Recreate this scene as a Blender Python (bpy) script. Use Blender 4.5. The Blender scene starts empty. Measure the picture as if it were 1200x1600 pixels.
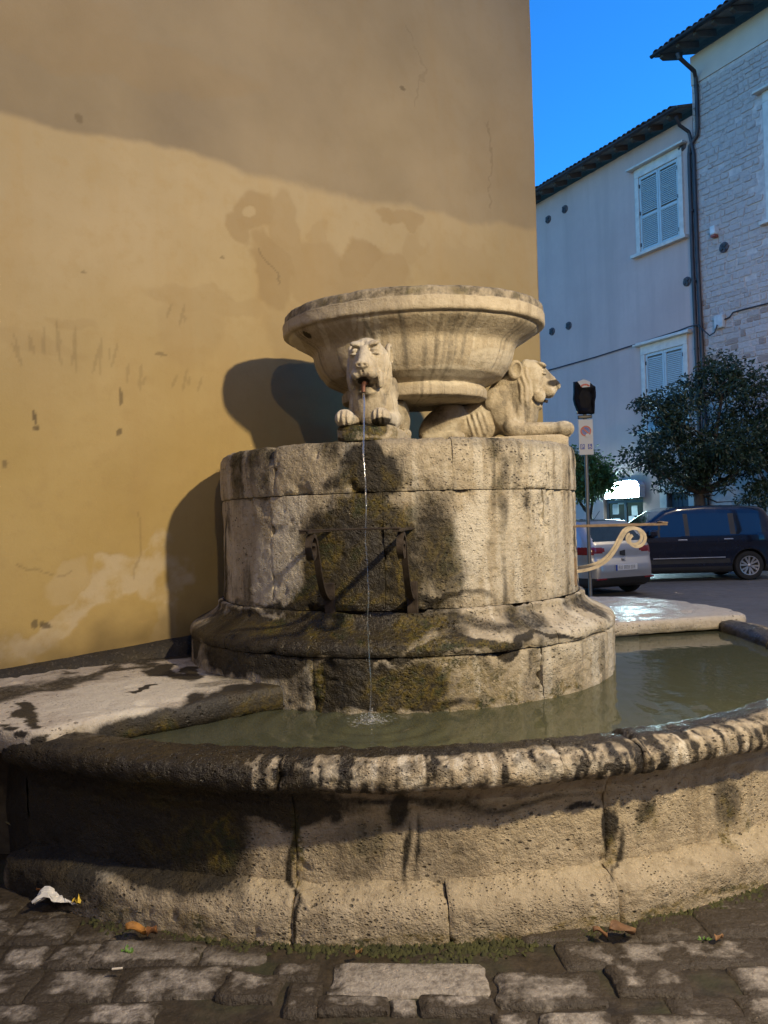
import bpy, bmesh, math, random
import numpy as np
from mathutils import Matrix, Vector

SC = bpy.context.scene
COL = SC.collection
R = math.radians
PI = math.pi
random.seed(7)

# ------------------------------------------------------------------ camera
EYE = 1.6
PITCH, ROLL, FPX = R(0.48), R(1.7), 1200.0
cam_data = bpy.data.cameras.new('camera')
cam_data.sensor_width = 36.0
cam_data.lens = 27.0
cam_data.clip_start = 0.05
cam_data.clip_end = 600.0
cam = bpy.data.objects.new('camera', cam_data)
COL.objects.link(cam)
cam.matrix_world = (Matrix.Translation((0, 0, EYE)) @ Matrix.Rotation(PI / 2 + PITCH, 4, 'X')
                    @ Matrix.Rotation(-ROLL, 4, 'Z'))
SC.camera = cam

# ------------------------------------------------------------------ sky, exposure
SUN_EL, SUN_ROT = R(6.0), R(241)
world = bpy.data.worlds.new('World')
SC.world = world
world.use_nodes = True
wn = world.node_tree
bg = wn.nodes['Background']
sky = wn.nodes.new('ShaderNodeTexSky')
sky.sky_type = 'NISHITA'
sky.sun_disc = False
sky.sun_elevation = SUN_EL
sky.sun_rotation = SUN_ROT
sky.ozone_density = 6.0
sky.dust_density = 0.2
tint = wn.nodes.new('ShaderNodeMix')            # camera balanced for the street lamps: dusk sky reads strongly blue
tint.data_type = 'RGBA'
tint.blend_type = 'MULTIPLY'
tint.inputs[0].default_value = 1.0
tint.inputs[7].default_value = (0.55, 0.93, 1.06, 1)
wn.links.new(sky.outputs[0], tint.inputs[6])
wn.links.new(tint.outputs[2], bg.inputs[0])
bg.inputs[1].default_value = 0.10
SC.view_settings.view_transform = 'Standard'
SC.view_settings.look = 'None'
SC.view_settings.gamma = 1.0
SC.view_settings.use_curve_mapping = False
SC.view_settings.exposure = 2.5
LAMP_A = (3.05, 0.78, 4.62)     # the street lamp beside the basin, out of frame on the right
LAMP_B = (1.6, -3.2, 5.6)      # the lamp behind the camera
LAMP_C = (8.5, 13.6, 7.2)     # a lamp farther up the street, right of the frame
POWER_A, POWER_B, POWER_C = 305.0, 66.0, 110.0
LAMP_COL = (1.0, 0.80, 0.50)
try:
    SC.cycles.use_adaptive_sampling = True
    SC.cycles.adaptive_threshold = 0.01
    SC.cycles.use_denoising = True
    SC.cycles.max_bounces = 8
    SC.cycles.transparent_max_bounces = 16
    SC.cycles.caustics_reflective = False
    SC.cycles.caustics_refractive = False
except Exception:
    pass

# ------------------------------------------------------------------ pixel <-> world (photo is 1200 x 1600)
CR, SR, CP, SP = math.cos(ROLL), math.sin(ROLL), math.cos(PITCH), math.sin(PITCH)
def ray(px, py):
    a, b = px - 600.0, py - 800.0
    xc, yc = a * CR - b * SR, a * SR + b * CR
    r, u = xc / FPX, -yc / FPX
    return np.array((r, CP - u * SP, SP + u * CP))
def W(px, py, D):
    d = ray(px, py)
    return d * (D / d[1]) + np.array((0, 0, EYE))
def Wz(px, py, z):
    d = ray(px, py)
    return d * ((z - EYE) / d[2]) + np.array((0, 0, EYE))
def hit(px, py, p0, n):
    d = ray(px, py); o = np.array((0, 0, EYE)); p0 = np.array(p0, float); n = np.array(n, float)
    return o + d * (np.dot(p0 - o, n) / np.dot(d, n))
def proj(P):
    x, y, z = P[:, 0], P[:, 1], P[:, 2] - EYE
    f = y * CP + z * SP
    u = -y * SP + z * CP
    f = np.maximum(f, 0.05)
    xc, yc = x / f * FPX, -u / f * FPX
    return xc * CR + yc * SR + 600, -xc * SR + yc * CR + 800

# ------------------------------------------------------------------ numpy noise
def _h(ix, iy, iz, s):
    n = (ix.astype(np.int64) * 374761393 + iy.astype(np.int64) * 668265263 + iz.astype(np.int64) * 2147483647 + s * 1274126177) & 0xFFFFFFFF
    n = ((n ^ (n >> 13)) * 1274126177) & 0xFFFFFFFF
    n = ((n ^ (n >> 15)) * 2246822519) & 0xFFFFFFFF
    return ((n ^ (n >> 16)) & 0xFFFF).astype(np.float32) / 65535.0
def vnoise(P, s=0):
    F = np.floor(P); I = F.astype(np.int64); f = (P - F).astype(np.float32)
    f = f * f * (3 - 2 * f)
    ix, iy, iz = I[:, 0], I[:, 1], I[:, 2]
    fx, fy, fz = f[:, 0], f[:, 1], f[:, 2]
    def L(a, b, t): return a + (b - a) * t
    c = [[[_h(ix + i, iy + j, iz + k, s) for k in (0, 1)] for j in (0, 1)] for i in (0, 1)]
    x00 = L(c[0][0][0], c[1][0][0], fx); x10 = L(c[0][1][0], c[1][1][0], fx)
    x01 = L(c[0][0][1], c[1][0][1], fx); x11 = L(c[0][1][1], c[1][1][1], fx)
    return L(L(x00, x10, fy), L(x01, x11, fy), fz)
def fbm(P, freq=1.0, octv=4, s=0, gain=0.5):
    P = np.asarray(P, float) * freq
    a, t, o = 1.0, 0.0, np.zeros(len(P), np.float32)
    for k in range(octv):
        o += a * vnoise(P + 17.3 * k, s + k); t += a; a *= gain; P = P * 2.03
    return o / t          # 0..1, mean .5
def sstep(a, b, x):
    t = np.clip((x - a) / (b - a), 0, 1)
    return t * t * (3 - 2 * t)

# ------------------------------------------------------------------ objects
def tag(o, label=None, cat=None, group=None, kind=None):
    if label: o['label'] = label
    if cat: o['category'] = cat
    if group: o['group'] = group
    if kind: o['kind'] = kind
    return o
def empty(name, loc=(0, 0, 0), rz=0.0, label=None, cat=None, group=None, kind=None):
    o = bpy.data.objects.new(name, None)
    o.empty_display_size = 0.2
    o.location = tuple(float(v) for v in loc)
    o.rotation_euler = (0, 0, rz)
    COL.objects.link(o)
    return tag(o, label, cat, group, kind)
def obj(name, V, F, mat, parent=None, smooth=True, attr=None, attr_name='stain', local=False, sharp=None):
    """one mesh object; V in world coordinates unless local; parent keeps its own transform"""
    V = np.asarray(V, float)
    if parent is not None and not local:
        p = parent; M = Matrix.Identity(4)
        while p is not None:
            M = (Matrix.Translation(p.location) @ p.rotation_euler.to_matrix().to_4x4()) @ M; p = p.parent
        Mi = np.array(M.inverted())
        V = V @ Mi[:3, :3].T + Mi[:3, 3]
    me = bpy.data.meshes.new(name)
    me.from_pydata(V.tolist(), [], F.tolist() if isinstance(F, np.ndarray) else F)
    if attr is not None:
        a = me.attributes.new(attr_name, 'FLOAT_COLOR', 'POINT')
        a.data.foreach_set('color', np.asarray(attr, np.float32).ravel())
    me.polygons.foreach_set('use_smooth', [bool(smooth)] * len(me.polygons))
    if mat is not None:
        for m in (mat if isinstance(mat, (list, tuple)) else [mat]): me.materials.append(m)
    if sharp:
        try: me.set_sharp_from_angle(angle=R(sharp))
        except Exception: pass
    me.update()
    o = bpy.data.objects.new(name, me)
    COL.objects.link(o)
    if parent is not None: o.parent = parent
    return o
class MB:
    def __init__(s): s.v = []; s.f = []
    def add(s, V, F):
        n = len(s.v); s.v.extend([tuple(map(float, p)) for p in V]); s.f.extend([tuple(i + n for i in f) for f in F]); return s
    def box(s, x0, x1, y0, y1, z0, z1, bev=0.0):
        if bev <= 0:
            V = [(x, y, z) for x in (x0, x1) for y in (y0, y1) for z in (z0, z1)]
            F = [(0, 1, 3, 2), (4, 6, 7, 5), (0, 4, 5, 1), (2, 3, 7, 6), (0, 2, 6, 4), (1, 5, 7, 3)]
            return s.add(V, F)
        bm = bmesh.new(); bmesh.ops.create_cube(bm, size=1.0)
        for v in bm.verts:
            v.co = Vector(((x0 + x1) / 2 + v.co.x * (x1 - x0), (y0 + y1) / 2 + v.co.y * (y1 - y0), (z0 + z1) / 2 + v.co.z * (z1 - z0)))
        bmesh.ops.bevel(bm, geom=list(bm.edges), offset=bev, segments=2, profile=0.5, affect='EDGES', clamp_overlap=True)
        bm.verts.index_update()
        s.add([v.co for v in bm.verts], [[v.index for v in f.verts] for f in bm.faces]); bm.free(); return s
    def tube(s, pts, rad, n=8, cap=True):
        P = [Vector(p) for p in pts]; m = len(P)
        rad = [rad] * m if isinstance(rad, (int, float)) else list(rad)
        up = None; rings = []
        for i in range(m):
            t = (P[min(i + 1, m - 1)] - P[max(i - 1, 0)])
            t = t.normalized() if t.length > 1e-9 else Vector((0, 0, 1))
            if up is None:
                a = Vector((0, 0, 1)) if abs(t.z) < 0.9 else Vector((1, 0, 0)); up = (a - t * a.dot(t)).normalized()
            else:
                up = up - t * up.dot(t); up = up.normalized() if up.length > 1e-6 else t.orthogonal().normalized()
            b = t.cross(up)
            rings.append([P[i] + (up * math.cos(2 * PI * k / n) + b * math.sin(2 * PI * k / n)) * rad[i] for k in range(n)])
        V = [p for r_ in rings for p in r_]
        F = [(i * n + k, i * n + (k + 1) % n, (i + 1) * n + (k + 1) % n, (i + 1) * n + k) for i in range(m - 1) for k in range(n)]
        if cap: F += [tuple(range(n - 1, -1, -1)), tuple((m - 1) * n + k for k in range(n))]
        return s.add(V, F)
    def ribbon(s, pts, width_vec, thick, normals=None):
        """flat bar following pts (rectangular section): width along width_vec, thickness in the bending plane"""
        P = [Vector(p) for p in pts]; w = Vector(width_vec) * 0.5; m = len(P); V = []
        for i in range(m):
            t = (P[min(i + 1, m - 1)] - P[max(i - 1, 0)]).normalized()
            n = t.cross(w).normalized() * thick * 0.5
            V += [P[i] + w + n, P[i] - w + n, P[i] - w - n, P[i] + w - n]
        F = [(i * 4 + k, i * 4 + (k + 1) % 4, (i + 1) * 4 + (k + 1) % 4, (i + 1) * 4 + k) for i in range(m - 1) for k in range(4)]
        F += [(3, 2, 1, 0), tuple((m - 1) * 4 + k for k in range(4))]
        return s.add(V, F)
    def lathe(s, prof, n=24, c=(0, 0, 0), axis='Z', a0=0.0, a1=2 * PI):
        full = abs(a1 - a0 - 2 * PI) < 1e-6
        cols = n if full else n + 1; V = []
        for r_, h in prof:
            for k in range(cols):
                a = a0 + (a1 - a0) * k / n
                p = (r_ * math.cos(a), r_ * math.sin(a), h)
                if axis == 'Y': p = (p[0], p[2], p[1])
                if axis == 'X': p = (p[2], p[0], p[1])
                V.append((p[0] + c[0], p[1] + c[1], p[2] + c[2]))
        F = []
        for i in range(len(prof) - 1):
            for k in range(n):
                k2 = (k + 1) % cols
                F.append((i * cols + k, i * cols + k2, (i + 1) * cols + k2, (i + 1) * cols + k))
        return s.add(V, F)
    def build(s, name, mat, parent=None, smooth=False, local=True, sharp=None):
        return obj(name, s.v, s.f, mat, parent, smooth, local=local, sharp=sharp)
def fixnormals(o):
    bm = bmesh.new(); bm.from_mesh(o.data); bmesh.ops.recalc_face_normals(bm, faces=bm.faces); bm.to_mesh(o.data); bm.free()
    return o
def dup(o, parent=None):
    c = o.copy(); COL.objects.link(c)
    if parent is not None: c.parent = parent
    for ch in list(o.children): dup(ch, c)
    return c

# ------------------------------------------------------------------ material helper
class NT:
    def __init__(s, name):
        s.m = bpy.data.materials.new(name); s.m.use_nodes = True; s.t = s.m.node_tree
        s.b = s.t.nodes['Principled BSDF']; s.out = s.t.nodes['Material Output']
        s._tc = None
    def n(s, typ, **kw):
        nd = s.t.nodes.new('ShaderNode' + typ)
        for k, v in kw.items(): setattr(nd, k, v)
        return nd
    def set(s, sock, v):
        if hasattr(v, 'is_linked'): s.t.links.new(v, sock)
        elif v is not None:
            if isinstance(v, (tuple, list)) and len(v) == 3 and sock.type == 'RGBA': v = (*v, 1)
            sock.default_value = v
    def coord(s, which='Object'):
        if s._tc is None: s._tc = s.n('TexCoord')
        return s._tc.outputs[which]
    def mapping(s, vec, scale=(1, 1, 1), loc=(0, 0, 0), rot=(0, 0, 0)):
        m = s.n('Mapping'); s.set(m.inputs[0], vec); m.inputs['Scale'].default_value = scale; m.inputs['Location'].default_value = loc
        m.inputs['Rotation'].default_value = rot
        return m.outputs[0]
    def noise(s, vec, scale, detail=4, rough=0.55, dist=0.0):
        q = s.n('TexNoise'); s.set(q.inputs['Vector'], vec); q.inputs['Scale'].default_value = scale
        q.inputs['Detail'].default_value = detail; q.inputs['Roughness'].default_value = rough; q.inputs['Distortion'].default_value = dist
        return q.outputs[0]
    def voro(s, vec, scale, feature='F1', out='Distance', rnd=1.0):
        q = s.n('TexVoronoi', feature=feature); s.set(q.inputs['Vector'], vec); q.inputs['Scale'].default_value = scale
        q.inputs['Randomness'].default_value = rnd
        return q.outputs[out]
    def rng(s, v, a, b, c=0.0, d=1.0):
        q = s.n('MapRange'); s.set(q.inputs[0], v)
        for i, x in enumerate((a, b, c, d)): q.inputs[i + 1].default_value = x
        return q.outputs[0]
    def math(s, op, a, b=None, clamp=False):
        q = s.n('Math', operation=op, use_clamp=clamp); s.set(q.inputs[0], a)
        if b is not None: s.set(q.inputs[1], b)
        return q.outputs[0]
    def mix(s, f, a, b, blend='MIX'):
        q = s.n('Mix', data_type='RGBA', blend_type=blend); s.set(q.inputs[0], f); s.set(q.inputs[6], a); s.set(q.inputs[7], b)
        return q.outputs[2]
    def attr(s, name):
        a = s.n('Attribute', attribute_name=name); q = s.n('SeparateColor'); s.t.links.new(a.outputs['Color'], q.inputs[0])
        return q.outputs[0], q.outputs[1], q.outputs[2], a.outputs['Alpha']
    def bump(s, h, strength=0.4, dist=0.01, normal=None):
        q = s.n('Bump'); s.set(q.inputs['Height'], h); q.inputs['Strength'].default_value = strength; q.inputs['Distance'].default_value = dist
        if normal is not None: s.set(q.inputs['Normal'], normal)
        return q.outputs[0]
    def done(s, col=None, rough=None, metal=None, normal=None, spec=None, **kw):
        s.set(s.b.inputs['Base Color'], col); s.set(s.b.inputs['Roughness'], rough); s.set(s.b.inputs['Metallic'], metal)
        if normal is not None: s.set(s.b.inputs['Normal'], normal)
        if spec is not None: s.set(s.b.inputs['Specular IOR Level'], spec)
        for k, v in kw.items(): s.set(s.b.inputs[k], v)
        return s.m
def simple(name, col, rough=0.6, metal=0.0, var=0.15, scale=8.0, bump=0.0, **kw):
    t = NT(name); c = t.coord()
    q = t.noise(c, scale, 5)
    dark = tuple(x * (1 - var) for x in col); light = tuple(min(1, x * (1 + var)) for x in col)
    cc = t.mix(t.rng(q, 0.3, 0.7), dark, light)
    nm = t.bump(t.noise(c, scale * 6, 3), bump, 0.005) if bump else None
    return t.done(cc, t.rng(q, 0.2, 0.8, max(0.02, rough - 0.08), min(1, rough + 0.08)), metal, nm, **kw)

def stone_mat(name, t1, t2, t3, pit=60.0, pr=1.0, streak=0.32, rough=0.85, bump=0.8, wetc=(0.0048, 0.0038, 0.0026), mossc=(0.082, 0.064, 0.009), limec=(0.60, 0.56, 0.47)):
    t = NT(name); c = t.coord()
    n1 = t.noise(c, 2.6, 6, 0.62); n2 = t.noise(c, 23.0, 6, 0.65); n3 = t.noise(c, 6.5, 4, 0.6, 0.5)
    fine = t.noise(c, 120.0, 3, 0.6)
    col = t.mix(t.rng(n1, 0.36, 0.64), t1, t2)
    col = t.mix(t.rng(n2, 0.45, 0.72, 0, 0.75), col, t3)
    st = t.noise(t.mapping(c, (9, 9, 0.9)), 1.0, 5, 0.6)
    st2 = t.noise(t.mapping(c, (26, 26, 1.6), (3, 1, 7)), 1.0, 4, 0.6)
    dark = t.mix(1.0, col, (0.42, 0.38, 0.32), 'MULTIPLY')
    sm = t.math('MULTIPLY', t.rng(st, 0.50, 0.70), t.rng(st2, 0.35, 0.6))
    col = t.mix(t.math('MULTIPLY', sm, streak), col, dark)
    pv = t.voro(t.mapping(c, (1, 1, 1.7)), pit)
    pv2 = t.voro(t.mapping(c, (1, 1, 1.5), (5, 2, 3)), pit * 0.42)
    pmask = t.rng(n3, 0.47, 0.62)
    pits = t.math('MULTIPLY', t.rng(pv, 0.30 * pr, 0.14 * pr), pmask)
    pits = t.math('MAXIMUM', pits, t.math('MULTIPLY', t.rng(pv2, 0.24 * pr, 0.12 * pr), t.rng(n1, 0.48, 0.56)))
    col = t.mix(t.math('MULTIPLY', pits, 0.8), col, (0.045, 0.035, 0.022))
    r, g, b, a = t.attr('stain')
    n6 = t.noise(c, 55.0, 4, 0.65)
    brk = t.math('ADD', t.math('ADD', t.math('MULTIPLY', n2, 0.75), t.math('MULTIPLY', st2, 0.55)), t.math('MULTIPLY', n6, 0.9))   # ~1.1 mean
    def brkup(m, w=0.42):
        return t.rng(t.math('SUBTRACT', t.math('MULTIPLY', m, 1.55), t.math('MULTIPLY', brk, 0.62)), -w - .12, w - .30)
    lm = brkup(b); col = t.mix(t.math('MULTIPLY', lm, 0.75), col, limec)
    rm = brkup(r); wc = t.mix(t.rng(n6, .35, .65), wetc, tuple(x * 2.6 for x in wetc)); wc = t.mix(t.rng(n3, .48, .62), wc, (0.022, 0.0155, 0.0055))
    col = t.mix(t.math('MULTIPLY', rm, 0.96), col, wc)
    gm = brkup(g); mcol = t.mix(t.rng(n2, 0.35, 0.65), mossc, tuple(x * y for x, y in zip(mossc, (2.3, 2.1, 1.5))))
    mcol = t.mix(t.rng(n3, 0.52, 0.62), mcol, (0.028, 0.036, 0.008))
    col = t.mix(t.math('MULTIPLY', t.math('MULTIPLY', gm, 0.88), t.math('MULTIPLY', t.rng(n6, .40, .56, .15, 1.0), t.rng(n3, .42, .56, .2, 1.0))), col, mcol)
    ro = t.math('SUBTRACT', rough, t.math('MULTIPLY', t.math('MAXIMUM', a, t.math('MULTIPLY', rm, 0.25)), 0.62))
    ro = t.math('ADD', ro, t.rng(fine, 0.3, 0.7, -0.06, 0.06), True)
    h = t.math('ADD', t.math('MULTIPLY', n2, 0.9), t.math('ADD', t.math('MULTIPLY', fine, 0.25), t.math('MULTIPLY', n6, 0.55)))
    h = t.math('SUBTRACT', h, t.math('MULTIPLY', pits, 1.0))
    nm = t.bump(h, bump, 0.022)
    return t.done(col, ro, 0.0, nm, 0.4)

M = {}
M['travertine'] = stone_mat('travertine', (0.385, 0.33, 0.24), (0.48, 0.425, 0.325), (0.29, 0.243, 0.17))
M['lion_stone'] = stone_mat('lion_stone', (0.405, 0.35, 0.26), (0.475, 0.415, 0.315), (0.34, 0.285, 0.20), pit=110, pr=.75, streak=0.35, bump=0.55)
M['bowl_stone'] = stone_mat('bowl_stone', (0.405, 0.35, 0.262), (0.475, 0.415, 0.315), (0.325, 0.272, 0.195), pit=110, pr=.65, streak=0.8, bump=0.4)
M['basin_stone'] = stone_mat('basin_stone', (0.36, 0.30, 0.208), (0.45, 0.385, 0.28), (0.265, 0.217, 0.145), streak=0.65)
M['slab_stone'] = stone_mat('slab_stone', (0.44, 0.39, 0.32), (0.50, 0.45, 0.37), (0.36, 0.31, 0.25), pit=45, streak=0.0, bump=0.5)
M['mortar'] = simple('mortar', (0.055, 0.045, 0.03), 0.95, var=0.4, scale=20, bump=0.4)
# ================================================================== GROUND
def grid_sheet(name, x0, x1, y0, y1, z, nx, ny, mat, kind='structure', amp=0.0, s=0):
    xs, ys = np.linspace(x0, x1, nx), np.linspace(y0, y1, ny)
    X, Y = np.meshgrid(xs, ys); V = np.stack([X.ravel(), Y.ravel(), np.full(X.size, z)], 1)
    if amp: V[:, 2] += (fbm(V, 1.3, 4, s) - 0.5) * amp
    i = np.arange(nx * ny).reshape(ny, nx)
    F = np.stack([i[:-1, :-1].ravel(), i[:-1, 1:].ravel(), i[1:, 1:].ravel(), i[1:, :-1].ravel()], 1)
    return tag(obj(name, V, F, mat), kind=kind)

t = NT('asphalt'); c = t.coord()
q = t.noise(c, 0.35, 5, 0.6); q2 = t.noise(c, 45, 4, 0.7); q3 = t.noise(c, 3.0, 5, 0.6)
cc = t.mix(t.rng(q, 0.35, 0.65), (0.10, 0.092, 0.085), (0.165, 0.15, 0.135))
cc = t.mix(t.math('MULTIPLY', t.rng(q2, 0.4, 0.7), 0.5), cc, (0.21, 0.195, 0.175))
cc = t.mix(t.math('MULTIPLY', t.rng(q3, 0.5, 0.7), 0.5), cc, (0.075, 0.068, 0.06))
M['asphalt'] = t.done(cc, t.rng(q3, 0.3, 0.7, 0.42, 0.72), 0, t.bump(q2, 0.5, 0.01))
t = NT('soil'); c = t.coord()
q = t.noise(c, 14, 6, 0.65); q2 = t.noise(c, 3.0, 4)
cc = t.mix(t.rng(q, 0.35, 0.65), (0.018, 0.014, 0.009), (0.055, 0.042, 0.026))
cc = t.mix(t.math('MULTIPLY', t.rng(q2, 0.5, 0.62), 0.55), cc, (0.03, 0.035, 0.010))
M['soil'] = t.done(cc, t.rng(q2, 0.3, 0.7, 0.35, 0.85), 0, t.bump(q, 0.8, 0.02))

ground = grid_sheet('ground', -160, 160, -120, 220, -0.06, 60, 60, M['asphalt'])
street = grid_sheet('street', 0.9, 60, 8.2, 60, 0.0, 90, 70, M['asphalt'], amp=0.012, s=3)
pavement = grid_sheet('pavement', -14, 14, -8.9, 8.19, -0.006, 230, 150, M['soil'], amp=0.012, s=9)

# ================================================================== YELLOW BUILDING
WD = np.array((0.788, 0.616, 0.0)); WD /= np.linalg.norm(WD)
WN = np.array((WD[1], -WD[0], 0.0))
W0 = np.array((-2.30, 4.60, 0.0))
W_END = 4.96
def blob(px, py, lst, wob=0.0, seed=0, P=None, zs=1.0, e0=1.12, e1=0.86):
    """soft union of ellipses (x, y, rx, ry, rotation in degrees, strength) in photo pixels"""
    o = np.zeros(len(px), np.float32)
    if P is not None and wob:
        q = P * np.array((1, 1, zs))
        px = px + (fbm(q, 5.0, 4, seed) - 0.5) * wob * (1.0 if zs == 1 else 1.5); py = py + (fbm(P, 5.0, 4, seed + 40) - 0.5) * wob
    for x, y, rx, ry, rot, st in lst:
        a = R(rot); dx, dy = px - x, py - y
        u = (dx * math.cos(a) + dy * math.sin(a)) / rx; v = (-dx * math.sin(a) + dy * math.cos(a)) / ry
        d = np.sqrt(u * u + v * v)
        o = np.maximum(o, st * sstep(e0, e1, d))
    return o
yb = empty('yellow_building', W0 + WD * 2.5, 0, 'ochre plastered building whose patched blank side wall rises behind the fountain', 'building')
def wall_grid(s0, s1, z0, z1, h):
    ns, nz = int((s1 - s0) / h) + 1, int((z1 - z0) / h) + 1
    S, Z = np.meshgrid(np.linspace(s0, s1, ns), np.linspace(z0, z1, nz)); S = S.ravel(); Z = Z.ravel()
    V = W0 + S[:, None] * WD + Z[:, None] * np.array((0, 0, 1.0))
    i = np.arange(ns * nz).reshape(nz, ns)
    F = np.stack([i[:-1, :-1].ravel(), i[:-1, 1:].ravel(), i[1:, 1:].ravel(), i[1:, :-1].ravel()], 1)
    return V, F, S, Z
def wall_sheet(s0, s1, z0, z1, hh_):
    V, F, S, Z = wall_grid(s0, s1, z0, z1, hh_)
    _e = sstep(W_END - .25, W_END, S); V = V + WD * (_e * (fbm(np.stack([S * 0, Z, S * 0], 1), 2.5, 5, 77) - .5) * .035)[:, None]
    px, py = proj(V)
    Q = np.stack([S, Z, np.zeros_like(S)], 1)
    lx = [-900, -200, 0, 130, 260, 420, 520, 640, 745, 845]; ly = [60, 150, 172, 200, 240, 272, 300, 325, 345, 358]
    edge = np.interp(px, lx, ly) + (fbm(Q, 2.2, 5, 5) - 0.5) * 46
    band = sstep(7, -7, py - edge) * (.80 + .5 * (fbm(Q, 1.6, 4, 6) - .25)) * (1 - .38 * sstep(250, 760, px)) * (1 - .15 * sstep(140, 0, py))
    patch = blob(px, py, [(398, 330, 34, 36, 20, 1), (372, 352, 30, 20, 50, .9), (420, 425, 30, 62, -12, 1), (448, 360, 26, 62, -8, .75),
                          (500, 432, 70, 46, 8, .8), (562, 402, 26, 34, 0, .95), (628, 348, 34, 12, 14, .8), (596, 430, 40, 30, 0, .7),
                          (500, 372, 12, 30, 0, .5), (640, 392, 22, 30, 0, .4), (470, 520, 60, 60, 0, .45), (330, 470, 100, 20, 12, .35), (110, 500, 40, 10, 12, .35),
                          (300, 520, 50, 60, 0, .25), (60, 540, 70, 16, 14, .3), (770, 230, 45, 70, 10, .25), (720, 420, 70, 40, 8, .3),
                          (20, 20, 200, 60, 10, .3), (180, 90, 240, 40, 12, .35)], 44, 11, Q)
    patch *= 0.75 + 0.5 * (fbm(Q, 3.0, 4, 21) - 0.5)
    hole = blob(px, py, [(388, 332, 9, 9, 0, 1)], 10, 12, Q); patch *= 1 - hole
    eff = blob(px, py, [(246, 900, 40, 56, 20, .9), (205, 905, 60, 30, -35, .95), (140, 935, 55, 28, -38, .9), (85, 985, 50, 26, -30, .85), (30, 1030, 60, 26, -15, .95),
                        (-80, 1070, 100, 40, -15, .8), (262, 960, 14, 50, 0, .4), (100, 900, 60, 30, -30, .35)], 90, 31, Q)
    eff *= sstep(0.34, 0.70, fbm(Q, 9.0, 5, 33, .62) + 0.10)
    marks = blob(px, py, [(54, 652, 3, 13, -12, 1), (57, 668, 5, 4, 0, 1), (189, 622, 2.6, 16, 0, .8), (188, 676, 4, 6, 30, .9), (8, 724, 5, 6, 0, .7),
                          (628, 139, 5, 3, 20, .8), (124, 186, 5, 9, -30, .6), (250, 552, 10, 3, 10, .6),
                          (72, 975, 10, 5, 20, 1), (56, 972, 5, 8, 0, .9), (130, 425, 4, 3, 0, .6), (348, 402, 4, 2, 0, .6)]
                 + [(x0 + 12 * k + 5 * math.sin(k * 3.1 + x0), y0 + 7 * math.sin(k * 5.3 + x0), 2.6, hh * (0.7 + 0.4 * math.sin(k * 2.1)), tilt + 9 * math.sin(k * 4.7 + y0), .28)
                    for x0, y0, n_, hh, tilt in ((20, 545, 4, 26, -14), (74, 540, 5, 34, 4), (145, 560, 4, 30, 8), (268, 492, 3, 18, 12), (276, 598, 4, 18, 14), (205, 590, 3, 22, 10)) for k in range(n_)], 9, 41, Q)
    grime = sstep(90, 8, np.interp(px, [-300, 0, 290, 500], [1105, 1062, 1012, 980]) - py + (fbm(Q, 5, 4, 50) - .5) * 70) * (0.55 + 0.6 * fbm(Q, 9, 4, 51))
    yel = sstep(240, 830, py + (fbm(Q, 1.1, 4, 60) - .5) * 200)
    def crack(pts, w):
        o = np.zeros(len(px), np.float32); wx = px + (fbm(Q, 9, 4, 61) - .5) * 26; wy = py + (fbm(Q, 9, 4, 62) - .5) * 26
        for (xa, ya), (xb, yb) in zip(pts[:-1], pts[1:]):
            t_ = np.clip(((wx - xa) * (xb - xa) + (wy - ya) * (yb - ya)) / ((xb - xa) ** 2 + (yb - ya) ** 2), 0, 1)
            o = np.maximum(o, sstep(w, w * .3, np.hypot(wx - xa - t_ * (xb - xa), wy - ya - t_ * (yb - ya))))
        return o
    for pts, w_, st_ in (([(408, 392), (430, 420), (438, 446)], 2.2, .5), ([(760, 190), (772, 260), (764, 330)], 2.0, .35), ([(30, 880), (70, 900), (110, 890)], 2.2, .4), ([(215, 800), (222, 860), (214, 905)], 2.0, .3), ([(640, 40), (660, 110), (650, 170)], 2.0, .25)):
        marks = np.maximum(marks, crack(pts, w_) * st_)
    V += WN * ((fbm(Q, 0.7, 3, 70) - 0.5) * 0.03 + (fbm(Q, 6.0, 4, 71) - 0.5) * 0.004 + patch * 0.003 - eff * 0.004)[:, None]
    A = np.stack([band, np.maximum(patch, 0), eff, yel], 1)
    return V, F, A, marks, grime
t = NT('ochre_plaster'); c = t.coord()
r, g, b, a = t.attr('stain'); r2, g2, _b2, _a2 = t.attr('marks')
n1 = t.noise(c, 1.1, 6, 0.6); n2 = t.noise(c, 9.0, 6, 0.65); n3 = t.noise(c, 70, 4, 0.6); n4 = t.noise(t.mapping(c, (2.5, 2.5, 0.35)), 1.5, 5, 0.6)
up = t.mix(t.rng(n1, 0.35, 0.65), (0.345, 0.276, 0.167), (0.388, 0.311, 0.193))
lo = t.mix(t.rng(n1, 0.35, 0.65), (0.372, 0.270, 0.103), (0.418, 0.312, 0.131))
cc = t.mix(a, up, lo)
cc = t.mix(t.math('MULTIPLY', t.rng(n2, 0.5, 0.72), 0.35), cc, (0.33, 0.235, 0.105))
cc = t.mix(t.math('MULTIPLY', t.rng(n4, 0.5, 0.68), 0.30), cc, (0.36, 0.25, 0.11))
bandc = t.mix(t.rng(n1, 0.35, 0.6), (0.196, 0.160, 0.111), (0.232, 0.190, 0.133))  # grey band paint, darkened further for the lamp's weaker light up high
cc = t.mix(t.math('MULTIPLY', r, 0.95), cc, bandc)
cc = t.mix(t.math('MULTIPLY', g, 0.75), cc, (0.255, 0.178, 0.088))
cc = t.mix(t.math('MULTIPLY', b, 0.62), cc, (0.52, 0.45, 0.34))
cc = t.mix(t.math('MULTIPLY', g2, 0.8), cc, (0.13, 0.095, 0.045))
cc = t.mix(t.math('MULTIPLY', r2, 0.8), cc, (0.10, 0.075, 0.045))
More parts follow.
